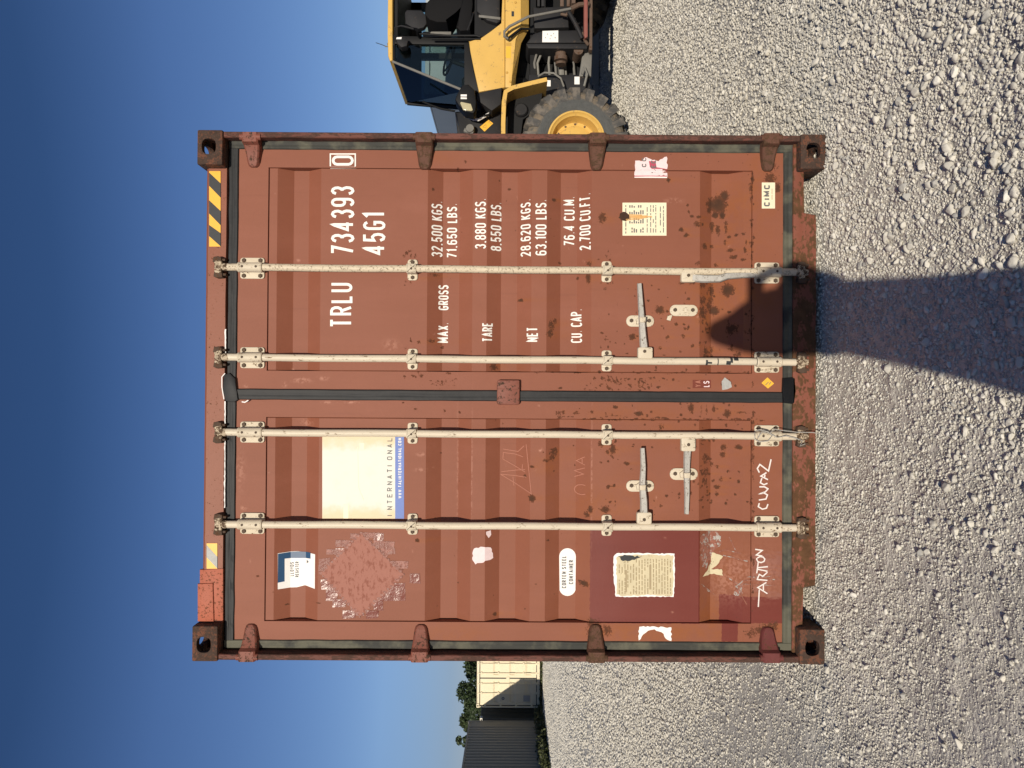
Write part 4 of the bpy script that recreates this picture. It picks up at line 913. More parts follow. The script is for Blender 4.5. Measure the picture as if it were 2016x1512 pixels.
# ================================================================== OTHER CONTAINERS
M['sand'] = simple('sand_paint', (.74,.66,.47), .5, .06, 3, rust=.04, rscale=30, bump=.1)
M['dimgrey'] = simple('grey_green_paint', (.20,.195,.165), .55, .10, 2, rust=.06, rscale=20, bump=.1)
M['brownish'] = simple('brown_grey_paint', (.17,.155,.115), .6, .12, 2, rust=.12, rscale=20, bump=.1)
M['palegrey'] = simple('pale_grey_paint', (.34,.38,.40), .55, .08, 2, bump=.1)
M['dark'] = simple('dark_gap', (.012,.012,.012), .8, .2, 20)
M['offwhite'] = simple('offwhite_casting', (.72,.68,.58), .6, .1, 20)
def container(label, cat, loc, rot, L, H, paint, trim, doors=True, castm=None, bars='dark'):
    """doors at local y=0 facing -y, centre at x=0"""
    t = thing('shipping_container', label, cat, loc); t.rotation_euler = (0,0,rot)
    def bd(mb, name, m, par=t, smooth=30):
        o = mb.build(name, m, None, smooth=smooth); o.parent = par; return o
    castm = castm or paint
    for s in (-1,1):
        for z0 in (0, H-.118):
            m = MB(); x0, x1 = (W2-.162, W2) if s > 0 else (-W2, -W2+.162); m.bbox(x0, x1, 0, .178, z0, z0+.118, .008); m.cur = 1
            m.prism(rrect((x0+x1)/2, z0+.059, .034, .03, .028), -.003, .02); bd(m, 'corner_casting', [castm, M['dark']])
            m = MB(); m.bbox(x0, x1, L-.178, L, z0, z0+.118, .008); bd(m, 'corner_casting', castm)
        m = MB(); x0, x1 = (W2-.05, W2-.004) if s > 0 else (-W2+.004, -W2+.05); m.box(x0, x1, .015, .12, .118, H-.118); bd(m, 'corner_post', paint)
        m = MB(); m.box(x0, x1, L-.12, L-.01, .118, H-.118); bd(m, 'corner_post', paint)
        m = MB(); corr_side(m, s*(W2-.015), .12, L-.12, .13, H-.07, s); o = m.build('side_wall', paint, None, smooth=0, fix=False); o.parent = t
        m = MB(); x0, x1 = (W2-.06, W2-.006) if s > 0 else (-W2+.006, -W2+.06); m.bbox(x0, x1, .178, L-.178, H-.09, H-.02, .006); bd(m, 'top_rail', trim)
        m = MB(); m.bbox(x0, x1, .178, L-.178, .02, .15, .006); bd(m, 'bottom_rail', paint)
    m = MB(); m.box(-W2+.02, W2-.02, .05, L-.05, H-.05, H-.03); bd(m, 'roof', trim)
    m = MB(); m.box(-W2+.02, W2-.02, .05, L-.05, .08, .12); bd(m, 'floor', M['dark'])
    m = MB(); m.box(-W2+.1, W2-.1, L-.07, L-.04, .1, H-.06); bd(m, 'end_wall', paint)
    m = MB(); m.box(-W2+.162, W2-.162, .05, .15, H-.115, H-.012); bd(m, 'header', paint)
    m = MB(); m.box(-W2+.162, W2-.162, .04, .15, .02, .135); bd(m, 'sill', paint)
    m = MB(); m.box(-W2+.05, W2-.05, .122, .14, .118, H-.118); bd(m, 'frame_back', M['dark'])
    if doors:
        for s in (-1,1):
            x0, x1 = sorted((s*.022, s*(W2-.09))); zb, zt = .165, H-.15
            nseg = [zb, zb+.14]; k = 3; rec = []
            m = MB(); ys = [(zb,.075),(zb+.16,.075)]; span = (zt-zb-.32)/k
            for i in range(k):
                b = zb+.16+i*span; ys += [(b+.02,.08),(b+.10,.115),(b+.22,.115),(b+.30,.08)]
            ys += [(zt-.16,.075),(zt,.075)]
            vs = [(x, y, z) for z, y in ys for x in (x0+.11, x1-.11)]; m.add(vs, [(2*i,2*i+1,2*i+3,2*i+2) for i in range(len(ys)-1)])
            m.box(x0, x0+.11, .072, .1, zb, zt); m.box(x1-.11, x1, .072, .1, zb, zt); d = bd(m, 'door', paint, smooth=0)
            for bx in (.22, .62):
                X = s*bx; g = MB(); g.tube([(X,.035,.06),(X,.035,H-.05)], .017, 8)
                for z in (.16, .7, 1.75, H-.2): g.bbox(X-.05, X+.05, .028, .072, z-.03, z+.03, .004)
                bd(g, 'locking_bar', trim if bars != 'galv' else M['galv'], d)
            for z in (.35, 1.0, 1.65, 2.3):
                g = MB(); xa, xb = sorted((s*(W2-.03), s*(W2-.16))); g.bbox(xa, xb, .03, .08, z-.04, z+.04, .006); bd(g, 'hinge', paint, d)
            for xx, nm in ((s*.011,'centre_gasket'),(s*(W2-.075),'side_gasket')):
                g = MB(); g.box(xx-.012, xx+.012, .066, .1, zb, zt); bd(g, nm, M['black_rubber'], d)
            for z, nm in ((zb-.016,'bottom_gasket'),(zt+.016,'top_gasket')):
                g = MB(); g.box(x0, x1, .066, .1, z-.014, z+.014); bd(g, nm, M['black_rubber'], d)
            if s > 0:
                g = MB(); g.bbox(-.09, .06, .045, .07, 1.28, 1.42, .01); bd(g, 'door_stop', paint, d)
                for i, (z, h) in enumerate(((1.72,.05),(1.60,.05),(1.48,.05),(1.38,.04))):
                    g = MB(); g.box(.72, .92, .0775, .0790, z, z+h*.7); bd(g, 'lettering', M['ink'], d)
            else:
                g = MB(); g.lathe([(0,.05),(.004,.06),(0,.03)], (-.85,.07,1.55), 'Y', 16, True); bd(g, 'emblem', M['navy'], d)
                g = MB(); g.box(-.98,-.72,.074,.0775,.42,.70); bd(g, 'data_plate', M['greytape'], d)
    return t
container('sand coloured container with closed doors standing far left behind the red container', 'shipping container', (-11.98,28.75,.10), -.02, 6.06, 2.66, M['sand'], M['sand'])
qf, qn = P(922,1418,28.0), P(903,1512,23.2)
ang = math.atan2(-(qf[0]-qn[0]), qf[1]-qn[1]); zt_ = qf[2]; Hc = 2.896
ux, uy = math.cos(ang), math.sin(ang); vx, vy = -math.sin(ang), math.cos(ang)
cx_, cy_ = qf[0]-ux*W2-vx*6.06, qf[1]-uy*W2-vy*6.06
container('dull grey container with ribbed side wall at the far left edge of the yard', 'shipping container', (cx_, cy_, zt_-Hc), ang, 6.06, Hc, M['dimgrey'], M['dimgrey'], True)
qd = P(945,1412,29.6); c_ = container('dark brownish container in the gap between the grey and sand ones', 'shipping container', (qd[0]-W2+.03, 29.6, qd[2]-2.6), -.12, 6.06, 2.6, M['brownish'], M['brownish'], True, M['offwhite'])
qp = P(834,186,9.0); container('pale grey container seen through the cab windows of the loader', 'shipping container', (qp[0]+6.06, 9.0+W2, 0), math.pi/2, 6.06, min(2.896, qp[2]), M['palegrey'], M['palegrey'], False)
# timber blocks carry the raised grey containers
M['timber'] = simple('grey_timber', (.16,.13,.10), .85, .3, 20)
for k, (yy, dx) in enumerate(((.3,0),(5.7,0))):
    for s in (-1,1):
        m = MB(); bx, by = cx_+ux*s*1.1+vx*yy, cy_+uy*s*1.1+vy*yy; m.bbox(bx-.2, bx+.2, by-.15, by+.15, -.05, zt_-Hc+.0, .01)
        tag(m.build('timber_block', M['timber']), 'dark timber block under the ribbed grey container', 'block', 'timber blocks carrying the grey container')
# ================================================================== PLANTS
def leafmat(nm, c):
    n = N(nm); t = n.attr('tint').outputs['Fac']; m = n.done(n.mix(t, sc(c,.5), sc(c,1.5)), .6, 0, .3)
    return m
M['leaf'] = leafmat('dark_leaves', (.030,.048,.018)); M['leaf2'] = leafmat('mid_leaves', (.040,.058,.022)); M['weed'] = leafmat('weed_leaves', (.065,.075,.03))
M['bark'] = simple('bark', (.09,.07,.05), .9, .3, 12, bump=.6, bs=30, bd=.02)
def leaves(C, size, seed, up=.3):
    rr = np.random.default_rng(seed); k = len(C); a = rr.normal(size=(k,3)); a /= np.linalg.norm(a,axis=1)[:,None]; b = np.cross(a, rr.normal(size=(k,3))); b /= np.linalg.norm(b,axis=1)[:,None]
    s = size*rr.uniform(.6,1.4,(k,1)); co = np.stack([C+a*s, C+b*s*.55, C-a*s, C-b*s*.55],1).reshape(-1,3); return co, np.arange(k*4).reshape(-1,4), np.repeat(rr.uniform(0,1,k),4)
def tree(label, x, y, h, r, mat, seed, nl=9000, ls=.14, trunk=.35):
    rr = random.Random(seed); t = thing('tree', label, 'tree', (x,y,0))
    m = MB(); top = Vector((rr.uniform(-.3,.3), rr.uniform(-.3,.3), h*.72)); m.tube([(0,0,-.2),(.05,0,h*.2),(top.x*.5,top.y*.5,h*.45),top], [r*.10,r*.075,r*.055,r*.02], 8)
    C = []; nb = 26
    for i in range(nb):
        a = rr.uniform(0,6.283); zz = rr.uniform(trunk, 1)*h; e = math.sin(math.pi*min(1,max(.12,(zz/h-trunk*.7)/(1.06-trunk*.7)))); q = rr.uniform(.25,1)*r*e
        c = np.array([math.cos(a)*q, math.sin(a)*q, zz-.06*h]); br = r*rr.uniform(.22,.42)
        m.tube([(0,0,max(h*.15, c[2]*.55)),(c[0]*.5,c[1]*.5,c[2]*.8),tuple(c)], [r*.035,r*.02,r*.008], 5)
        k = int(nl/nb*rr.uniform(.6,1.4)); g = rng.normal(size=(k,3)); g /= np.linalg.norm(g,axis=1)[:,None]; C.append(c+g*(br*rng.uniform(.35,1,k)**.6)[:,None]*np.array([1.1,1.1,.8]))
    o = m.build('trunk', M['bark'], None); o.parent = t
    co, fc, ti = leaves(np.concatenate(C), ls, seed); me = bpy.data.meshes.new('crown'); fast_mesh(me, co, fc); a = me.attributes.new('tint','FLOAT','POINT'); a.data.foreach_set('value', ti.astype(np.float32)); me.materials.append(mat)
    o = link('crown', me); o.parent = t; return t
def spot(x, y, Y): q = P(x,y,Y); return q[0], q[1], q[2]
for lab, px, py, Y, r, mt in (('dark leafy tree rising behind the middle of the sand coloured container', 906, 1368, 46, 1.75, 'leaf'), ('dark leafy tree behind the sand container, half hidden by the red container', 924, 1322, 48, 1.9, 'leaf'), ('small dark tree showing above the gap between the grey and sand containers', 906, 1424, 47, 1.0, 'leaf2')):
    q = spot(px, py, Y); tree(lab, q[0], q[1], q[2]+.15, r, M[mt], int(py), 8000, .11)
q = spot(902, 238, 34); tree('green bushy tree beyond the front of the yellow loader', q[0]+.3, q[1], q[2]+.3, 1.5, M['leaf2'], 9, 7000, .10, .1)
q = spot(842, 140, 30); tree('green tree seen through the windscreen of the loader', q[0]+.5, q[1], q[2], 1.5, M['leaf2'], 19, 6000, .12, .2)
q = spot(898, 1455, 50); tree('tiny treetop peeping over the ribbed grey container', q[0], q[1], q[2]+.1, .7, M['leaf2'], 29, 2500, .1)
# weeds growing along the foot of the grey containers
C = []
for i in range(230):
    t = random.uniform(-.5, 6.6); off = W2+random.uniform(-.35,.55); bx, by = cx_+ux*off+vx*t, cy_+uy*off+vy*t; hgt = random.uniform(.08,.42)
    k = int(14+hgt*50); g = rng.normal(size=(k,3))*np.array([.10,.10,0]); g[:,2] = rng.uniform(0,hgt,k); C.append(np.array([bx,by,0])+g)
for i in range(60):
    bx, by = random.uniform(-14.6,-10.7), 28.72+random.uniform(-.22,.15); hgt = random.uniform(.03,.16); k = 14; g = rng.normal(size=(k,3))*np.array([.07,.07,0]); g[:,2] = rng.uniform(0,hgt,k); C.append(np.array([bx,by,0])+g)
co, fc, ti = leaves(np.concatenate(C), .05, 77); me = bpy.data.meshes.new('weeds'); fast_mesh(me, co, fc); a = me.attributes.new('tint','FLOAT','POINT'); a.data.foreach_set('value', ti.astype(np.float32)); me.materials.append(M['weed'])
tag(link('weeds', me), 'low green weeds growing along the foot of the far left containers', 'weeds', kind='stuff')
# LOADER
# ================================================================== WHEEL LOADER
M['lyel'] = simple('loader_yellow', (.60,.38,.10), .45, .10, 5, rust=.20, rscale=11, rcol=(.30,.20,.085), bump=.06)
M['lblack'] = simple('loader_black', (.006,.0063,.007), .6, .25, 10, bump=.15, spec=.25)
M['lgrey'] = simple('loader_dark_grey', (.014,.014,.0155), .65, .4, 8, rust=.1, rscale=12, rcol=(.07,.05,.036), bump=.2, spec=.3)
M['lfade'] = simple('loader_faded_grey', (.16,.155,.14), .6, .25, 14, bump=.2)
M['lrust'] = simple('loader_rusty_steel', (.11,.075,.055), .7, .35, 16, rust=.3, rscale=22, bump=.3)
M['ldull'] = simple('loader_dull_yellow', (.50,.30,.07), .45, .1, 8, bump=.06)
M['lred'] = simple('loader_red_step', (.22,.075,.06), .6, .2, 14, bump=.1)
M['hose'] = simple('dusty_hose', (.20,.195,.175), .7, .2, 30, bump=.1)
n = N('dusty_tyre'); M['tyre'] = n.done(n.mix(n.step(n.noise(9,6,.65), .40,.66), (.06,.059,.057), (.16,.14,.115)), .85); n.bump(n.noise(40,5), .5, .01)
WX, WZ = P(1134.5, 272.5, 5.70)[0], P(1134.5, 272.5, 5.70)[2]
n = N('tyre_sidewall'); q_ = n.sep(n.tc); ax_ = n.math('SUBTRACT', q_[0], WX); az_ = n.math('SUBTRACT', q_[2], WZ)
rad = n.math('ADD', n.math('SQRT', n.math('ADD', n.math('MULTIPLY', ax_, ax_), n.math('MULTIPLY', az_, az_))), n.math('MULTIPLY', n.math('SUBTRACT', n.noise(7,4), .5), .10))
mud = n.math('MULTIPLY', n.step(rad, .455, .50), n.step(n.noise(16,6,.7), .34, .58)); n.bump(n.math('ADD', n.noise(30,5), n.math('SINE', n.math('MULTIPLY', rad, 260.0))), .25, .004)
M['side'] = n.done(n.mix(mud, n.mix(n.noise(24,4), (.045,.048,.047), (.095,.098,.095)), (.17,.135,.095)), .85)
n = N('loader_seat'); M['seat'] = n.done((.006,.006,.007), .8, 0, .2)
def glassmat(nm, col, rough=.03, ior=1.35):
    m = bpy.data.materials.new(nm); m.use_nodes = True; t = m.node_tree; t.nodes.clear(); o = t.nodes.new('ShaderNodeOutputMaterial')
    a = t.nodes.new('ShaderNodeBsdfTransparent'); a.inputs[0].default_value = (*col, 1); g = t.nodes.new('ShaderNodeBsdfGlossy'); g.inputs['Roughness'].default_value = rough; g.inputs[0].default_value = (.9,.95,1,1)
    f = t.nodes.new('ShaderNodeLayerWeight'); f.inputs[0].default_value = .5; pw = t.nodes.new('ShaderNodeMath'); pw.operation = 'POWER'; pw.inputs[1].default_value = 4.0; t.links.new(f.outputs['Facing'], pw.inputs[0]); k = t.nodes.new('ShaderNodeMath'); k.operation = 'MULTIPLY_ADD'; k.inputs[1].default_value = ior-1; k.inputs[2].default_value = .02; t.links.new(pw.outputs[0], k.inputs[0]); x = t.nodes.new('ShaderNodeMixShader'); t.links.new(k.outputs[0], x.inputs[0]); t.links.new(a.outputs[0], x.inputs[1]); t.links.new(g.outputs[0], x.inputs[2]); t.links.new(x.outputs[0], o.inputs[0]); return m
M['glass'] = glassmat('cab_side_glass', (.62,.70,.68)); M['glass2'] = glassmat('cab_tinted_windscreen', (.055,.085,.11), .03, 1.12)
M['lens'] = simple('lamp_lens', (.42,.38,.24), .12, .2, 60, bump=.1)
LO = thing('wheel_loader', 'yellow wheel loader with black cab parked behind the red container at the right', 'wheel loader', (4.3,6.8,0))
YC, YF = 6.10, 7.50          # near and far face of the cab
def lo(mb, name, m, par=None, **k): return mb.build(name, m, par or LO, **k)
def LP(x, y, Y): q = P(x,y,Y); return (q[0], q[2])
def V3(x, y, Y): q = P(x,y,Y); return Vector((q[0], Y, q[2]))
def ep(name, pts, Y, th, m, b=.006, par=None):
    mb = MB(); mb.prism([LP(x,y,Y) for x,y in pts], Y, Y+th, b); return lo(mb, name, m, par)
def tb(name, pts, r, m, n=8, par=None):
    mb = MB(); mb.tube([V3(*p) for p in pts], r, n); return lo(mb, name, m, par)
# wheel ----------------------------------------------------------------
wc = V3(1134.5, 272.5, 5.70)
def wheel(cx, cz, yn, dirn, full=True):
    """yn: outer face, dirn +1: the wheel runs to +Y"""
    R, TW = .655, .44
    m = MB()
    prof_ = [(.06,.30),(.03,.345),(.018,.40),(.012,.45),(.030,.53),(.065,.585),(.10,.60),(TW-.10,.60),(TW-.065,.585),(TW-.02,.545),(TW-.01,.45),(TW-.03,.345),(TW-.06,.30)]
    m.lathe([(dirn*a, r) for a, r in prof_], (cx, yn, cz), 'Y', 72)
    m.cur = 1
    for k in range(21):                       # tread lugs wrapping the shoulder
        for s in (0, 1):
            a0 = 2*math.pi*(k+.5*s)/21; vs, fs = [], []
            st_ = [(.012 if not s else TW-.012, .545, -.01),(.030 if not s else TW-.03, .630, .006),(.085 if not s else TW-.085, .656, .03),(TW/2, .655, .10)]
            for (yy, rr_, sk) in st_:
                for (da, dr) in ((-.088,-.07),(-.076,0),(.076,0),(.088,-.07)):
                    a = a0+sk+da; r = rr_+dr; vs.append((cx+r*math.cos(a), yn+dirn*yy, cz+r*math.sin(a)))
            for i in range(3):
                for q in range(3): fs.append((4*i+q, 4*i+q+1, 4*i+5+q, 4*i+4+q))
            fs += [(0,1,2,3), (12,13,14,15)]; m.add(vs, fs)
    w = lo(m, 'wheel', [M['side'], M['tyre']], smooth=45)
    m = MB(); m.lathe([(dirn*a, r) for a, r in ((.045,.352),(.012,.345),(.010,.325),(.030,.315),(.045,.290),(.16,.270),(.19,.255),(.19,.215),(.15,.205),(.135,.16),(.130,.0001))], (cx, yn, cz), 'Y', 56); lo(m, 'rim', M['lyel'], w)
    m = MB()
    for k in range(12): a = 2*math.pi*k/12; m.lathe([(-.012*dirn,.0001),(-.012*dirn,.012),(.02*dirn,.014)], (cx+.235*math.cos(a), yn+dirn*.185, cz+.235*math.sin(a)), 'Y', 6)
    lo(m, 'wheel_nuts', M['lrust'], w)
    # mud band on the shoulder
    return w
wheel(wc.x, wc.z, 5.70, 1); wheel(wc.x, wc.z, 8.0, -1)
wheel(wc.x+2.75, wc.z, 5.70, 1); wheel(wc.x+2.75, wc.z, 8.0, -1)
m = MB(); m.tube([(wc.x,5.9,wc.z),(wc.x,7.6,wc.z)], .16, 14); m.bbox(wc.x-.3, wc.x+.3, 6.5, 7.1, wc.z-.28, wc.z+.3, .05); lo(m, 'axle', M['lgrey'])
m = MB(); m.tube([(wc.x+2.75,5.9,wc.z),(wc.x+2.75,7.6,wc.z)], .16, 14); lo(m, 'axle', M['lgrey'])
# cab ---------------------------------------------------------------------
CX0 = LP(767,122,YC)[0]; CX1 = LP(767,-100,YC)[0]; ZR = LP(765,60,YC)[1]; ZR0 = LP(773.5,60,YC)[1]
m = MB(); m.prism([LP(x,y,YC) for x,y in ((773.5,-110),(765.5,-110),(764,70),(764.5,112),(768,122),(774,121))], YC-.03, YF+.03, .02); lo(m, 'cab_roof', M['lyel'])
m = MB(); m.bbox(CX0+.06, CX1+.02, YC+.04, YF-.04, ZR0-.06, ZR0-.004, .01); lo(m, 'roof_lining', M['lblack'])
nT, nB = V3(773,121,YC), V3(917,180,YC); fT = Vector((nT.x, YF, nT.z)); fB = Vector((V3(905,214,YF).x, YF, nB.z))
m = MB(); m.tube([nT, nB], .016, 8); lo(m, 'front_pillar', M['lfade']); m = MB(); m.tube([fT, fB], .03, 8); lo(m, 'front_pillar', M['lblack'])
def plate(vs, th): 
    a, b, c, d = vs; nn = (b-a).cross(d-a).normalized()*th; mb = MB(); mb.add([*vs, *[v+nn for v in vs]], [(0,1,2,3),(7,6,5,4),(0,4,5,1),(1,5,6,2),(2,6,7,3),(3,7,4,0)]); return mb
lo(plate([nT, nB, fB, fT], .006), 'windscreen', M['glass2'], smooth=0)
m = MB(); m.prism([LP(x,y,YC+.02) for x,y in ((776,120),(776,88),(917,88),(919,178),(904,174))], YC+.02, YC+.026); lo(m, 'side_window', M['glass'], smooth=0)
ep('door_pillar', [(771,86),(771,70),(930,74),(926,88)], YC, .07, M['lblack'])
ep('window_frame', [(770,122),(770,70),(777,70),(777,118)], YC, .05, M['lblack'])
ep('window_frame', [(914,180),(914,70),(925,80),(932,140),(944,182),(925,184)], YC-.005, .06, M['lblack'])
ep('window_frame', [(771,90),(771,68),(777,68),(777,90)], YC-.006, .05, M['lblack'])
ep('rear_pillar', [(771,-58),(771,-72),(1000,-72),(1000,-58)], YC, .1, M['lblack'])
# far side of the cab: pillars, lower wall, sill
zb = LP(922,90,YC)[1]
for (xa, xb) in ((CX0+.04,CX0+.10),(CX0+.62,CX0+.70),(CX1-.1,CX1)):
    m = MB(); m.box(xa, xb, YF-.08, YF, zb-.2, ZR0-.02) if xa > CX0+.1 else m.tube([Vector((CX0+.05,YF-.04,ZR0-.03)), Vector((fB.x,YF-.04,zb))], .035, 8); lo(m, 'far_pillar', M['lblack'])
m = MB(); m.box(fB.x, CX1, YF-.06, YF, zb-.75, zb+.05); lo(m, 'far_side_wall', M['lblack']); m = MB(); m.box(CX0+.03, CX1, YF-.08, YF-.002, ZR0-.20, ZR0-.02); lo(m, 'far_roof_rail', M['lblack'])
m = MB(); m.box(CX0+.70, CX1-.1, YF-.03, YF-.024, zb+.05, ZR0-.2); lo(m, 'far_window', M['glass'], smooth=0)
m = MB(); m.box(CX1-.06, CX1, YC+.1, YF-.1, zb-.7, zb+.15); lo(m, 'rear_wall', M['lblack'])
m = MB(); m.box(nB.x-.05, CX1, YC+.06, YF-.08, zb-.85, zb-.78); lo(m, 'cab_floor', M['lblack'])
m = MB(); m.bbox(nB.x-.02, nB.x+.34, YC+.28, YF-.25, zb-.75, zb+.10, .05); lo(m, 'dashboard', M['lgrey'])
# seat, wheel, controls
m = MB(); YS_ = 6.65
m.prism([LP(x,y,YS_) for x,y in ((836,30),(838,8),(848,-4),(880,-16),(925,-14),(930,0),(915,14),(895,22),(880,45),(860,45),(845,40))], YS_-.02, YS_+.46, .03); lo(m, 'seat_backrest', M['seat'])
m = MB(); m.prism([LP(x,y,YS_) for x,y in ((905,30),(898,55),(906,64),(926,62),(932,10),(930,-10),(912,-10))], YS_-.04, YS_+.50, .03); lo(m, 'seat_cushion', M['seat'])
c = V3(884,118,6.72); m = MB(); ax = (V3(905,126,6.72)-c).normalized(); e1 = Vector((0,1,0)); e2 = ax.cross(e1)
m.tube([c+(e1*math.cos(t)+e2*math.sin(t))*.20 for t in [2*math.pi*i/28 for i in range(29)]], .014, 8, False)
for t in (0.3, 2.4, 4.5): m.tube([c+ax*.05, c+(e1*math.cos(t)+e2*math.sin(t))*.2], .011, 6)
m.tube([c+ax*.02, c+ax*.45], .03, 8); lo(m, 'steering_wheel', M['lblack'])
tb('door_rail', [(826,66,6.0),(880,70,6.0),(938,70,6.0),(946,73,6.0),(946,77,6.0),(930,77,6.0),(850,77,6.0)], .013, M['lblack'])
m = MB(); m.prism([LP(x,y,6.05) for x,y in ((832,69),(833,62),(888,62),(888,70))], 6.05, 6.12, .004); lo(m, 'grab_handle', M['lfade'])
tb('control_lever', [(932,26,6.5),(928,40,6.4),(920,60,6.4)], .012, M['lgrey']); 
for k in range(4): tb('control_lever', [(946+k*4.5,44,6.3),(944+k*4.5,62,6.3)], .012, M['lfade'])
# mirror, lamp, aerial
m = MB(); m.prism([LP(x,y,5.85) for x,y in ((798,48),(797,24),(801,19),(830,20),(838,30),(840,46),(834,54),(822,57),(812,52))], 5.85, 5.93, .012); mi = lo(m, 'mirror', M['lgrey'])
tb('mirror_arm', [(822,55,5.9),(822,68,6.0),(826,74,6.08)], .014, M['lblack'], 8, mi)
tb('mirror_bracket', [(779,82,6.05),(778,54,5.95),(790,51,5.9),(815,57,5.9)], .012, M['lgrey'])
m = MB(); m.prism([LP(x,y,5.95) for x,y in ((780,79),(782,73),(796,72),(803,80),(801,90),(790,93),(783,86))], 5.95, 6.07, .008); la = lo(m, 'marker_lamp', M['lgrey'])
m = MB(); m.prism([LP(x,y,5.945) for x,y in ((780,77),(781,73.5),(791,73),(790,77))], 5.944, 5.96); lo(m, 'lamp_glass', M['paper'], la)
tb('aerial', [(740,84,6.2),(752,88,6.2),(762,92,6.2)], .004, M['lgrey'], 6); tb('aerial_mount', [(758,91,6.2),(764,92,6.2),(763,86,6.2),(768,82,6.2)], .009, M['lfade'], 6)
# yellow body ------------------------------------------------------------
YB_ = 6.0
ep('cab_side_panel', [(923,80),(948,77),(966,60),(989,47),(989.5,-60),(994,-60),(994,172),(943,181),(934,140),(926,100)], YB_, .08, M['lyel'], .012)
def skirt(pts_top, pts_low, name, mat):
    mb = MB(); mb.prism([LP(x,y,YB_-.02) for x,y in pts_top], YB_-.02, YB_+.10, .008); lo(mb, name, mat)
    mb = MB(); a = [V3(x,y,YB_-.02) for x,y in pts_low[0]]; b = [V3(x,y,YB_+.09) for x,y in pts_low[1]]; mb.add([*a,*b], [(i,i+1,len(a)+i+1,len(a)+i) for i in range(len(a)-1)]); lo(mb, name, mat, smooth=0)
skirt([(994.6,172),(994.6,-60),(1026,-60),(1026,58),(1014,78),(1008,150),(1007,172)], ([(1007,172),(1008,150),(1014,78),(1026,58),(1026,-60)], [(1014,172),(1016,150),(1026,85),(1041,58),(1041,-60)]), 'lower_skirt', M['lyel'])
for (x, y) in ((1015,5),(998,143),(1005,161),(1000,61)): 
    mb = MB(); q = V3(x,y,YB_-.02); bolt(mb, q.x, q.y, q.z, .016, .01); lo(mb, 'panel_bolt', M['ldull'])
mb = MB(); mb.prism([LP(x,y,YB_-.024) for x,y in ((1007,32),(1007,22),(1012,22),(1012,32))], YB_-.0235, YB_-.01); lo(mb, 'panel_slot', M['black'])
mb = MB(); mb.prism([LP(x,y,YB_-.024) for x,y in ((996,114),(996,91),(1006,91),(1006,114))], YB_-.0225, YB_-.01); lo(mb, 'reflector', M['yellow'])
mb = MB(); mb.prism([LP(x,y,YB_-.024) for x,y in ((996,90),(996,84),(1006.5,84),(1006.5,90))], YB_-.0225, YB_-.01); lo(mb, 'label_plate', M['ldull'])
ep('door_console', [(938,22),(938,-40),(985,-40),(985,42),(978,46),(958,40)], YC-.02, .5, M['lgrey'], .03)
mb = MB(); mb.prism([LP(x,y,YB_-.021) for x,y in ((942,27),(942,22),(985,27),(985,32))], YC-.035, YC-.02, .004); lo(mb, 'console_trim', M['lfade'])
m = MB(); m.box(LP(990,75,6.2)[0], LP(990,-60,6.2)[0], 6.16, 7.3, LP(985,0,6.2)[1], LP(935,0,6.2)[1]); lo(m, 'cab_inner_side', M['lblack'])
# fender: thin bent sheet over the wheel
pts = [(1076,152),(1040,160.5),(1008,168.5),(992,178),(988,200),(986.5,242),(986.5,300)]
a = [V3(x,y,5.62) for x,y in pts]; mb = MB(); k = len(a)
off = [Vector((0,0,0))]*k
def bent(a, th, y0, y1):
    mb = MB(); q = [Vector((p.x, 0, p.z)) for p in a]; inn = []
    for i, p in enumerate(q):
        d = (q[min(i+1,len(q)-1)]-q[max(i-1,0)]).normalized(); inn.append(p+Vector((d.z,0,-d.x))*th)
    vs = []
    for o_, i_ in zip(q, inn): vs += [(o_.x,y0,o_.z),(o_.x,y1,o_.z),(i_.x,y1,i_.z),(i_.x,y0,i_.z)]
    mb.add(vs, [(4*i+j, 4*i+(j+1)%4, 4*i+4+(j+1)%4, 4*i+4+j) for i in range(len(q)-1) for j in range(4)]+[(0,1,2,3), (4*len(q)-1,4*len(q)-2,4*len(q)-3,4*len(q)-4)]); return mb
lo(bent(a, -.05, 5.62, 6.2), 'fender', M['lyel'], smooth=25)
m = MB(); m.prism([LP(x,y,5.72) for x,y in ((1070,158),(1012,174),(1000,184),(998,300),(1020,300),(1030,222),(1066,196))], 5.95, 6.3); lo(m, 'fender_liner', M['lblack'])
# chassis seen below the panels -------------------------------------------
m = MB(); m.box(LP(1040,170,6.5)[0]-1.2, LP(1040,-60,6.5)[0]+2.2, 6.45, 7.2, LP(1160,0,6.5)[1], LP(985,0,6.5)[1]); lo(m, 'chassis', M['lblack'])
ep('battery_box', [(1049,14),(1118,12),(1120,54),(1052,56)], 6.05, .38, M['lgrey'], .02)
ep('tool_box', [(1068,60),(1150,58),(1158,84),(1036,85),(1050,66)], 5.98, .45, M['lgrey'], .02)
ep('tool_box_ledge', [(1036,85.5),(1158,86),(1156,96),(1040,95)], 5.97, .42, M['lgrey'], .01)
mb = MB(); mb.prism([LP(x,y,5.975) for x,y in ((1067.5,83),(1068,61),(1099,60),(1099,83))], 5.9745, 5.985); dl = lo(mb, 'warning_label', M['paper'])
l_ = MB()
for (x,y,e) in ((1078,67,3),(1085,70,4),(1090,66,3),(1083,76,3),(1093,74,4),(1074,74,3)): l_.prism([LP(x-e*.5,y+1,5.973), LP(x,y-2,5.973), LP(x+e*.5,y+1.4,5.973)], 5.9725, 5.9744)
lo(l_, 'label_print', M['greytape'], dl)
for k, (x, w) in enumerate(((1058,5),(1066,6),(1103,7),(1116,6))): ep('frame_strut', [(x,12),(x+w,12),(x+w,-60),(x,-60)], 6.0+.02*k, .06, M['lrust' if k > 1 else 'lgrey'], .004)
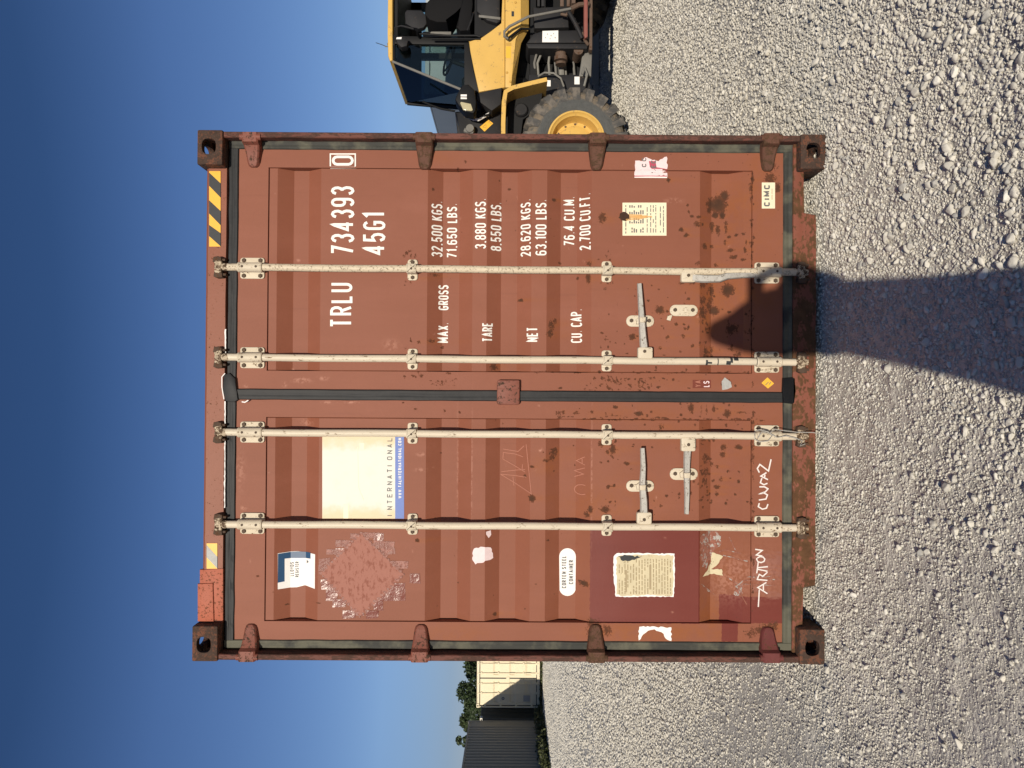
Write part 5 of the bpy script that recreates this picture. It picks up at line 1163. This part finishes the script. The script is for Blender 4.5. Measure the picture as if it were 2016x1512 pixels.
tb('hand_rail', [(1000,76,5.9),(993,72,5.88),(993,62,5.88),(1003,52,5.86),(1040,33,5.86),(1098,22,5.86),(1124,17,5.88)], .016, M['lfade'], 10)
tb('hand_rail', [(1000,76,5.9),(1026,56,5.95),(1044,57,5.98)], .016, M['lblack'], 8)
tb('step_arm', [(1124,17,5.88),(1140,9,5.9),(1160,8,5.9)], .03, M['lrust'], 8); tb('step_arm', [(1120,24,5.9),(1132,45,5.88),(1142,66,5.88),(1146,76,5.88)], .028, M['lgrey'], 8)
tb('step_arm', [(1104,27,5.92),(1114,30,5.92),(1124,20,5.92)], .02, M['lrust'], 8); tb('step_arm', [(1146,64,5.9),(1152,80,5.92),(1158,88,5.95)], .02, M['lrust'], 8)
ep('step', [(1150,-60),(1157,-60),(1157,72),(1152,75),(1150,70)], 5.84, .10, M['lred'], .004); ep('step', [(1126,-60),(1133,-60),(1133,6),(1126,6)], 5.86, .28, M['lrust'], .004)
ep('side_guard', [(1161,-60),(1167,-60),(1166,98),(1160,98)], 5.95, .1, M['lrust'], .004)
# hoses and pins in the articulation gap
for k, (x, e) in enumerate(((1056,0),(1066,-4),(1081,3),(1095,2),(1108,0),(1119,-3),(1135,-2))):
    tb('hydraulic_hose', [(x,94,6.2+.03*k),(x+e*.3,108,6.15+.03*k),(x-4+e,124,6.15+.03*k),(x-2+e,148,6.2+.03*k)], .016 if k != 4 else .04, M['hose' if k%3 else 'lfade'], 8)
m = MB(); q = V3(1139,98,6.0); m.tube([q, q+Vector((0,.25,0))], .06, 14); m.tube([V3(1104,96,6.1), V3(1104,128,6.1)], .07, 12); m.tube([V3(1104,112,6.05), V3(1104,120,6.05)], .085, 12); lo(m, 'articulation_pin', M['lrust'])
m = MB(); m.prism([LP(x,y,6.1) for x,y in ((1148,96),(1166,96),(1164,150),(1140,150))], 6.1, 6.16, .01); lo(m, 'frame_web', M['lfade'])
ep('front_frame', [(1040,146),(1160,146),(1162,172),(1163,300),(1060,300),(1040,190)], 6.12, 1.0, M['lgrey'], .02)
for (x0,x1,y0,y1) in ((1074,1084,158,170),(1131,1141,151,166)):
    mb = MB(); mb.prism([LP(x,y,6.115) for x,y in ((x0,y1),(x0,y0),(x1,y0),(x1,y1))], 6.1135, 6.13); lo(mb, 'white_label', M['paper'])
tb('brake_hose', [(1060,150,6.05),(1072,143,5.95),(1090,144,5.95),(1104,154,5.95),(1110,170,6.0)], .012, M['hose'], 8)
tb('brake_hose', [(1146,146,6.0),(1150,130,6.0),(1156,146,6.0),(1150,170,6.0)], .014, M['hose'], 8)
m = MB(); q = V3(1026,215,5.9); m.lathe([(0,.0001),(0,.07),(.02,.085),(.2,.085)], (q.x, 5.9, q.z), 'Y', 16); lo(m, 'air_reservoir', M['lgrey'])
# work light
m = MB(); m.prism([LP(x,y,5.80) for x,y in ((896,196),(899,186),(910,167),(922,165),(934,176),(938,200),(936,218),(932,223),(914,219),(903,207))], 5.80, 6.02, .02); wl = lo(m, 'work_light', M['lblack'])
m = MB(); m.prism([LP(x,y,5.796) for x,y in ((906,203),(908,201),(927,205),(931,217),(928,219),(912,217))], 5.785, 5.80, .004); lo(m, 'lens', M['lens'], wl)
m = MB(); m.prism([LP(x,y,5.79) for x,y in ((907,190),(907,186),(919,186),(919,190))], 5.788, 5.80); lo(m, 'light_label', M['paper'], wl); m = MB(); m.prism([LP(x,y,5.79) for x,y in ((907,195),(907,191.5),(919,192),(919,195))], 5.788, 5.80); lo(m, 'light_label', M['paper'], wl)
ep('light_bracket', [(938,196),(940,183),(988,172),(986,205),(968,218)], 5.98, .3, M['lgrey'], .01)
# boom, linkage and cable ahead of the cab
m = MB(); m.prism([LP(x,y,6.25) for x,y in ((896,222),(908,220),(935,222),(986,205),(987,300),(960,330),(905,300),(908,260))], 6.25, 6.5, .02); bo_ = lo(m, 'boom', M['lgrey']); m = MB(); m.prism([LP(x,y,7.1) for x,y in ((896,222),(935,222),(986,205),(987,300),(905,300))], 7.05, 7.3, .02); lo(m, 'boom', M['lgrey'])
m = MB(); m.prism([LP(x,y,6.245) for x,y in ((944.5,250),(962,236),(971,243),(954,259))], 6.243, 6.26); bl = lo(m, 'boom_label', M['yellow'], bo_)
l_ = Lay(6.2435); l_.stroke([(950,250),(957,245),(957,252)], 1.2, M['black'], 0, True); l_.stroke([(961,241),(964,239),(965,243),(968,243)], 1.2, M['black'], 0); l_.build('label_print', bo_)
tb('white_cable', [(918,222,6.2),(922,230,6.15),(932,235,6.12),(942,236,6.1),(956,228,6.12),(970,220,6.15)], .018, M['foam'], 8)
tb('black_cable', [(930,222,6.2),(945,230,6.1),(962,226,6.1),(972,216,6.15)], .014, M['lblack'], 8)
m = MB(); m.lathe([(0,.0001),(0,.05),(.06,.06),(.2,.06)], tuple(V3(925,252,6.1)), 'Y', 12); m.tube([V3(914,256,6.15), V3(932,262,6.15)], .03, 8); lo(m, 'boom_pin', M['lfade'])
tb('wiper', [(832,200,6.75),(846,206,6.78),(868,214,6.82),(896,219,6.85)], .014, M['lblack'], 6)
# rear body, bucket and arms outside or behind the red container
x1 = CX1; m = MB(); m.bbox(x1+.05, x1+2.1, 6.15, 7.45, 1.15, 2.15, .08, 2); lo(m, 'engine_hood', M['lyel'])
m = MB(); m.bbox(x1+2.0, x1+2.35, 6.0, 7.6, .75, 1.5, .08, 2); lo(m, 'counterweight', M['lgrey'])
m = MB()
for yy in (6.4, 7.0): m = MB(); m.prism([(wc.x-.2,1.45),(wc.x-.1,1.75),(wc.x-1.1,1.25),(wc.x-1.75,.45),(wc.x-1.9,.3),(wc.x-1.6,.3),(wc.x-1.0,.95)], yy, yy+.14, .01); lo(m, 'lift_arm', M['lyel'])
m = MB(); cs = [(-1.75,.75),(-1.78,.25),(-2.05,.05),(-2.75,.03),(-2.75,.06),(-2.08,.09),(-1.84,.28),(-1.82,.75)]; m.prism([(wc.x+a,b) for a,b in cs], 5.6, 8.0); lo(m, 'bucket', M['lyel'])

# ================================================================== THE PHOTOGRAPHER (behind the camera, seen as a shadow)
def skin(name, chains, mat, parent, sub=2, flat=0):
    """chains: lists of (x, y, z, radius); equal points are welded"""
    vs, es, rs, key = [], [], [], {}
    def vid(p):
        k = tuple(round(c, 4) for c in p[:3])
        if k not in key: key[k] = len(vs); vs.append(p[:3]); rs.append(p[3])
        return key[k]
    for ch in chains:
        ids = [vid(p) for p in ch]; es += [(a,b) for a,b in zip(ids, ids[1:])]
    me = bpy.data.meshes.new(name); me.from_pydata(vs, es, []); o = bpy.data.objects.new(name, me); COL.objects.link(o)
    md = o.modifiers.new('skin', 'SKIN'); sl = me.skin_vertices[0].data
    for i, r in enumerate(rs): rr_ = (r[0] if flat else sum(r)/2) if isinstance(r, tuple) else r; sl[i].radius = (rr_, rr_); sl[i].use_root = (i == 0)
    md.use_smooth_shade = True
    s_ = o.modifiers.new('sub', 'SUBSURF'); s_.levels = sub; s_.render_levels = sub
    dg = bpy.context.evaluated_depsgraph_get(); out = bpy.data.meshes.new_from_object(o.evaluated_get(dg)); bpy.data.objects.remove(o)
    if flat:
        for v in out.vertices: v.co.y = py+(v.co.y-py)*flat
    out.materials.clear(); out.materials.append(mat); out.name = name
    return link(name, out, parent)
M['skin'] = simple('skin', (.45,.27,.19), .55, .08, 20, bump=.05); M['hair'] = simple('dark_hair', (.03,.02,.015), .6, .3, 60); M['shirt'] = simple('grey_shirt', (.12,.13,.15), .85, .1, 30); M['jeans'] = simple('blue_jeans', (.04,.06,.11), .85, .15, 40); M['shoe'] = simple('brown_boot', (.07,.045,.03), .7, .2, 30); M['phone'] = simple('black_phone', (.015,.015,.017), .25, .1, 20, bump=0)
px, py = -.134, -3.92
PE = thing('person', 'person in grey hooded top holding up a phone, casting the long shadow on the gravel', 'person', (px,py,0))
H0 = lambda x, y, z, r: (px+x, py+y, z, r)
hx = -.085
body = [[H0(0,0,.98,(.15,.10)), H0(0,0,1.12,(.13,.09)), H0(0,.0,1.30,(.145,.10)), H0(-.005,.0,1.42,(.10,.08)), H0(hx*.5,.01,1.50,.05), H0(hx*.8,.03,1.56,.052), H0(hx,.045,1.64,(.072,.088)), H0(hx,.04,1.715,(.062,.078))]]
for s in (-1,1):
    hand = (.022+s*.062-px, CAM[1]-.035-py, 1.415)
    body.append([H0(-.005,.0,1.42,(.10,.08)), H0(s*.135,-.005,1.39,.052), H0(s*.140,.05,1.16,.042), H0(hand[0]+s*.03,hand[1]-.07,hand[2]-.05,.028), H0(hand[0]+s*.012,hand[1]-.02,hand[2]-.015,.027), H0(*hand,.022)])
    for k in range(4): body.append([H0(*hand,.022), H0(hand[0]-s*.004,hand[1]-.004+.010,hand[2]+.030-.017*k,.0095), H0(hand[0]-s*.022,hand[1]+.024,hand[2]+.034-.018*k,.0085), H0(hand[0]-s*.042,hand[1]+.020,hand[2]+.034-.018*k,.0075)])
    body.append([H0(hand[0]+s*.012,hand[1]-.02,hand[2]-.015,.027), H0(hand[0]-s*.004,hand[1]-.020,hand[2]+.012,.011), H0(hand[0]-s*.026,hand[1]-.016,hand[2]+.022,.0095)])
    body.append([H0(0,0,.98,(.15,.10)), H0(s*.085,0,.88,.09), H0(s*.095,.01,.50,.056), H0(s*.10,-.02,.10,.038), H0(s*.105,.06,.045,.036), H0(s*.11,.14,.03,.028)])
skin('body', body, M['skin'], PE)
sh = [[H0(0,0,.58,(.245,.125)), H0(0,0,.74,(.215,.115)), H0(0,0,.92,(.18,.112)), H0(0,0,1.12,(.182,.108)), H0(0,0,1.30,(.168,.118)), H0(-.005,0,1.425,(.115,.095)), H0(hx*.45,.008,1.475,(.062,.06))]]
for s in (-1,1): sh.append([H0(-.005,0,1.425,(.115,.095)), H0(s*.135,-.005,1.385,.060), H0(s*.140,.05,1.16,.050), H0(.022+s*.10-px, CAM[1]-.14-py, 1.345,.042)])
skin('shirt', sh, M['shirt'], PE, flat=.75)
tr = [[H0(0,0,1.0,(.152,.105)), H0(0,0,.93,(.162,.112))]]
for s in (-1,1): tr.append([H0(0,0,.93,(.162,.112)), H0(s*.088,0,.82,.098), H0(s*.097,.01,.50,.070), H0(s*.10,-.02,.11,.058)])
skin('trousers', tr, M['jeans'], PE, flat=.8)
skin('hood', [[H0(hx*.3,-.03,1.38,(.185,.10)), H0(hx*.5,-.03,1.47,(.178,.09)), H0(hx*.8,-.022,1.575,(.145,.085)), H0(hx,-.004,1.66,(.092,.088)), H0(hx,.01,1.725,(.066,.075)), H0(hx,.015,1.775,(.040,.045))]], M['shirt'], PE, flat=.85)
skin('hair', [[H0(hx,.02,1.70,(.066,.07)), H0(hx,.03,1.75,(.055,.06))]], M['hair'], PE)
for s in (-1,1): skin('shoe', [[H0(s*.10,-.05,.05,.05), H0(s*.103,.03,.055,.05), H0(s*.11,.15,.035,.042)]], M['shoe'], PE)
m = MB()
for s in (-1,1): m.lathe([(0,.0001),(.004,.008),(0,.012)], (px+hx+s*.03, py+.045+.083, 1.645), 'Y', 10)
m.build('eyes', M['hair'], PE)
skin('nose', [[H0(hx,.118,1.655,.010), H0(hx,.138,1.615,.014)]], M['skin'], PE)
m = MB(); m.bbox(CAM[0]-.075, CAM[0]+.075, CAM[1]-.022, CAM[1]-.012, CAM[2]-.058, CAM[2]+.018, .003)
tag(m.build('phone', M['phone']), 'black phone held up sideways in both hands of the person', 'phone')
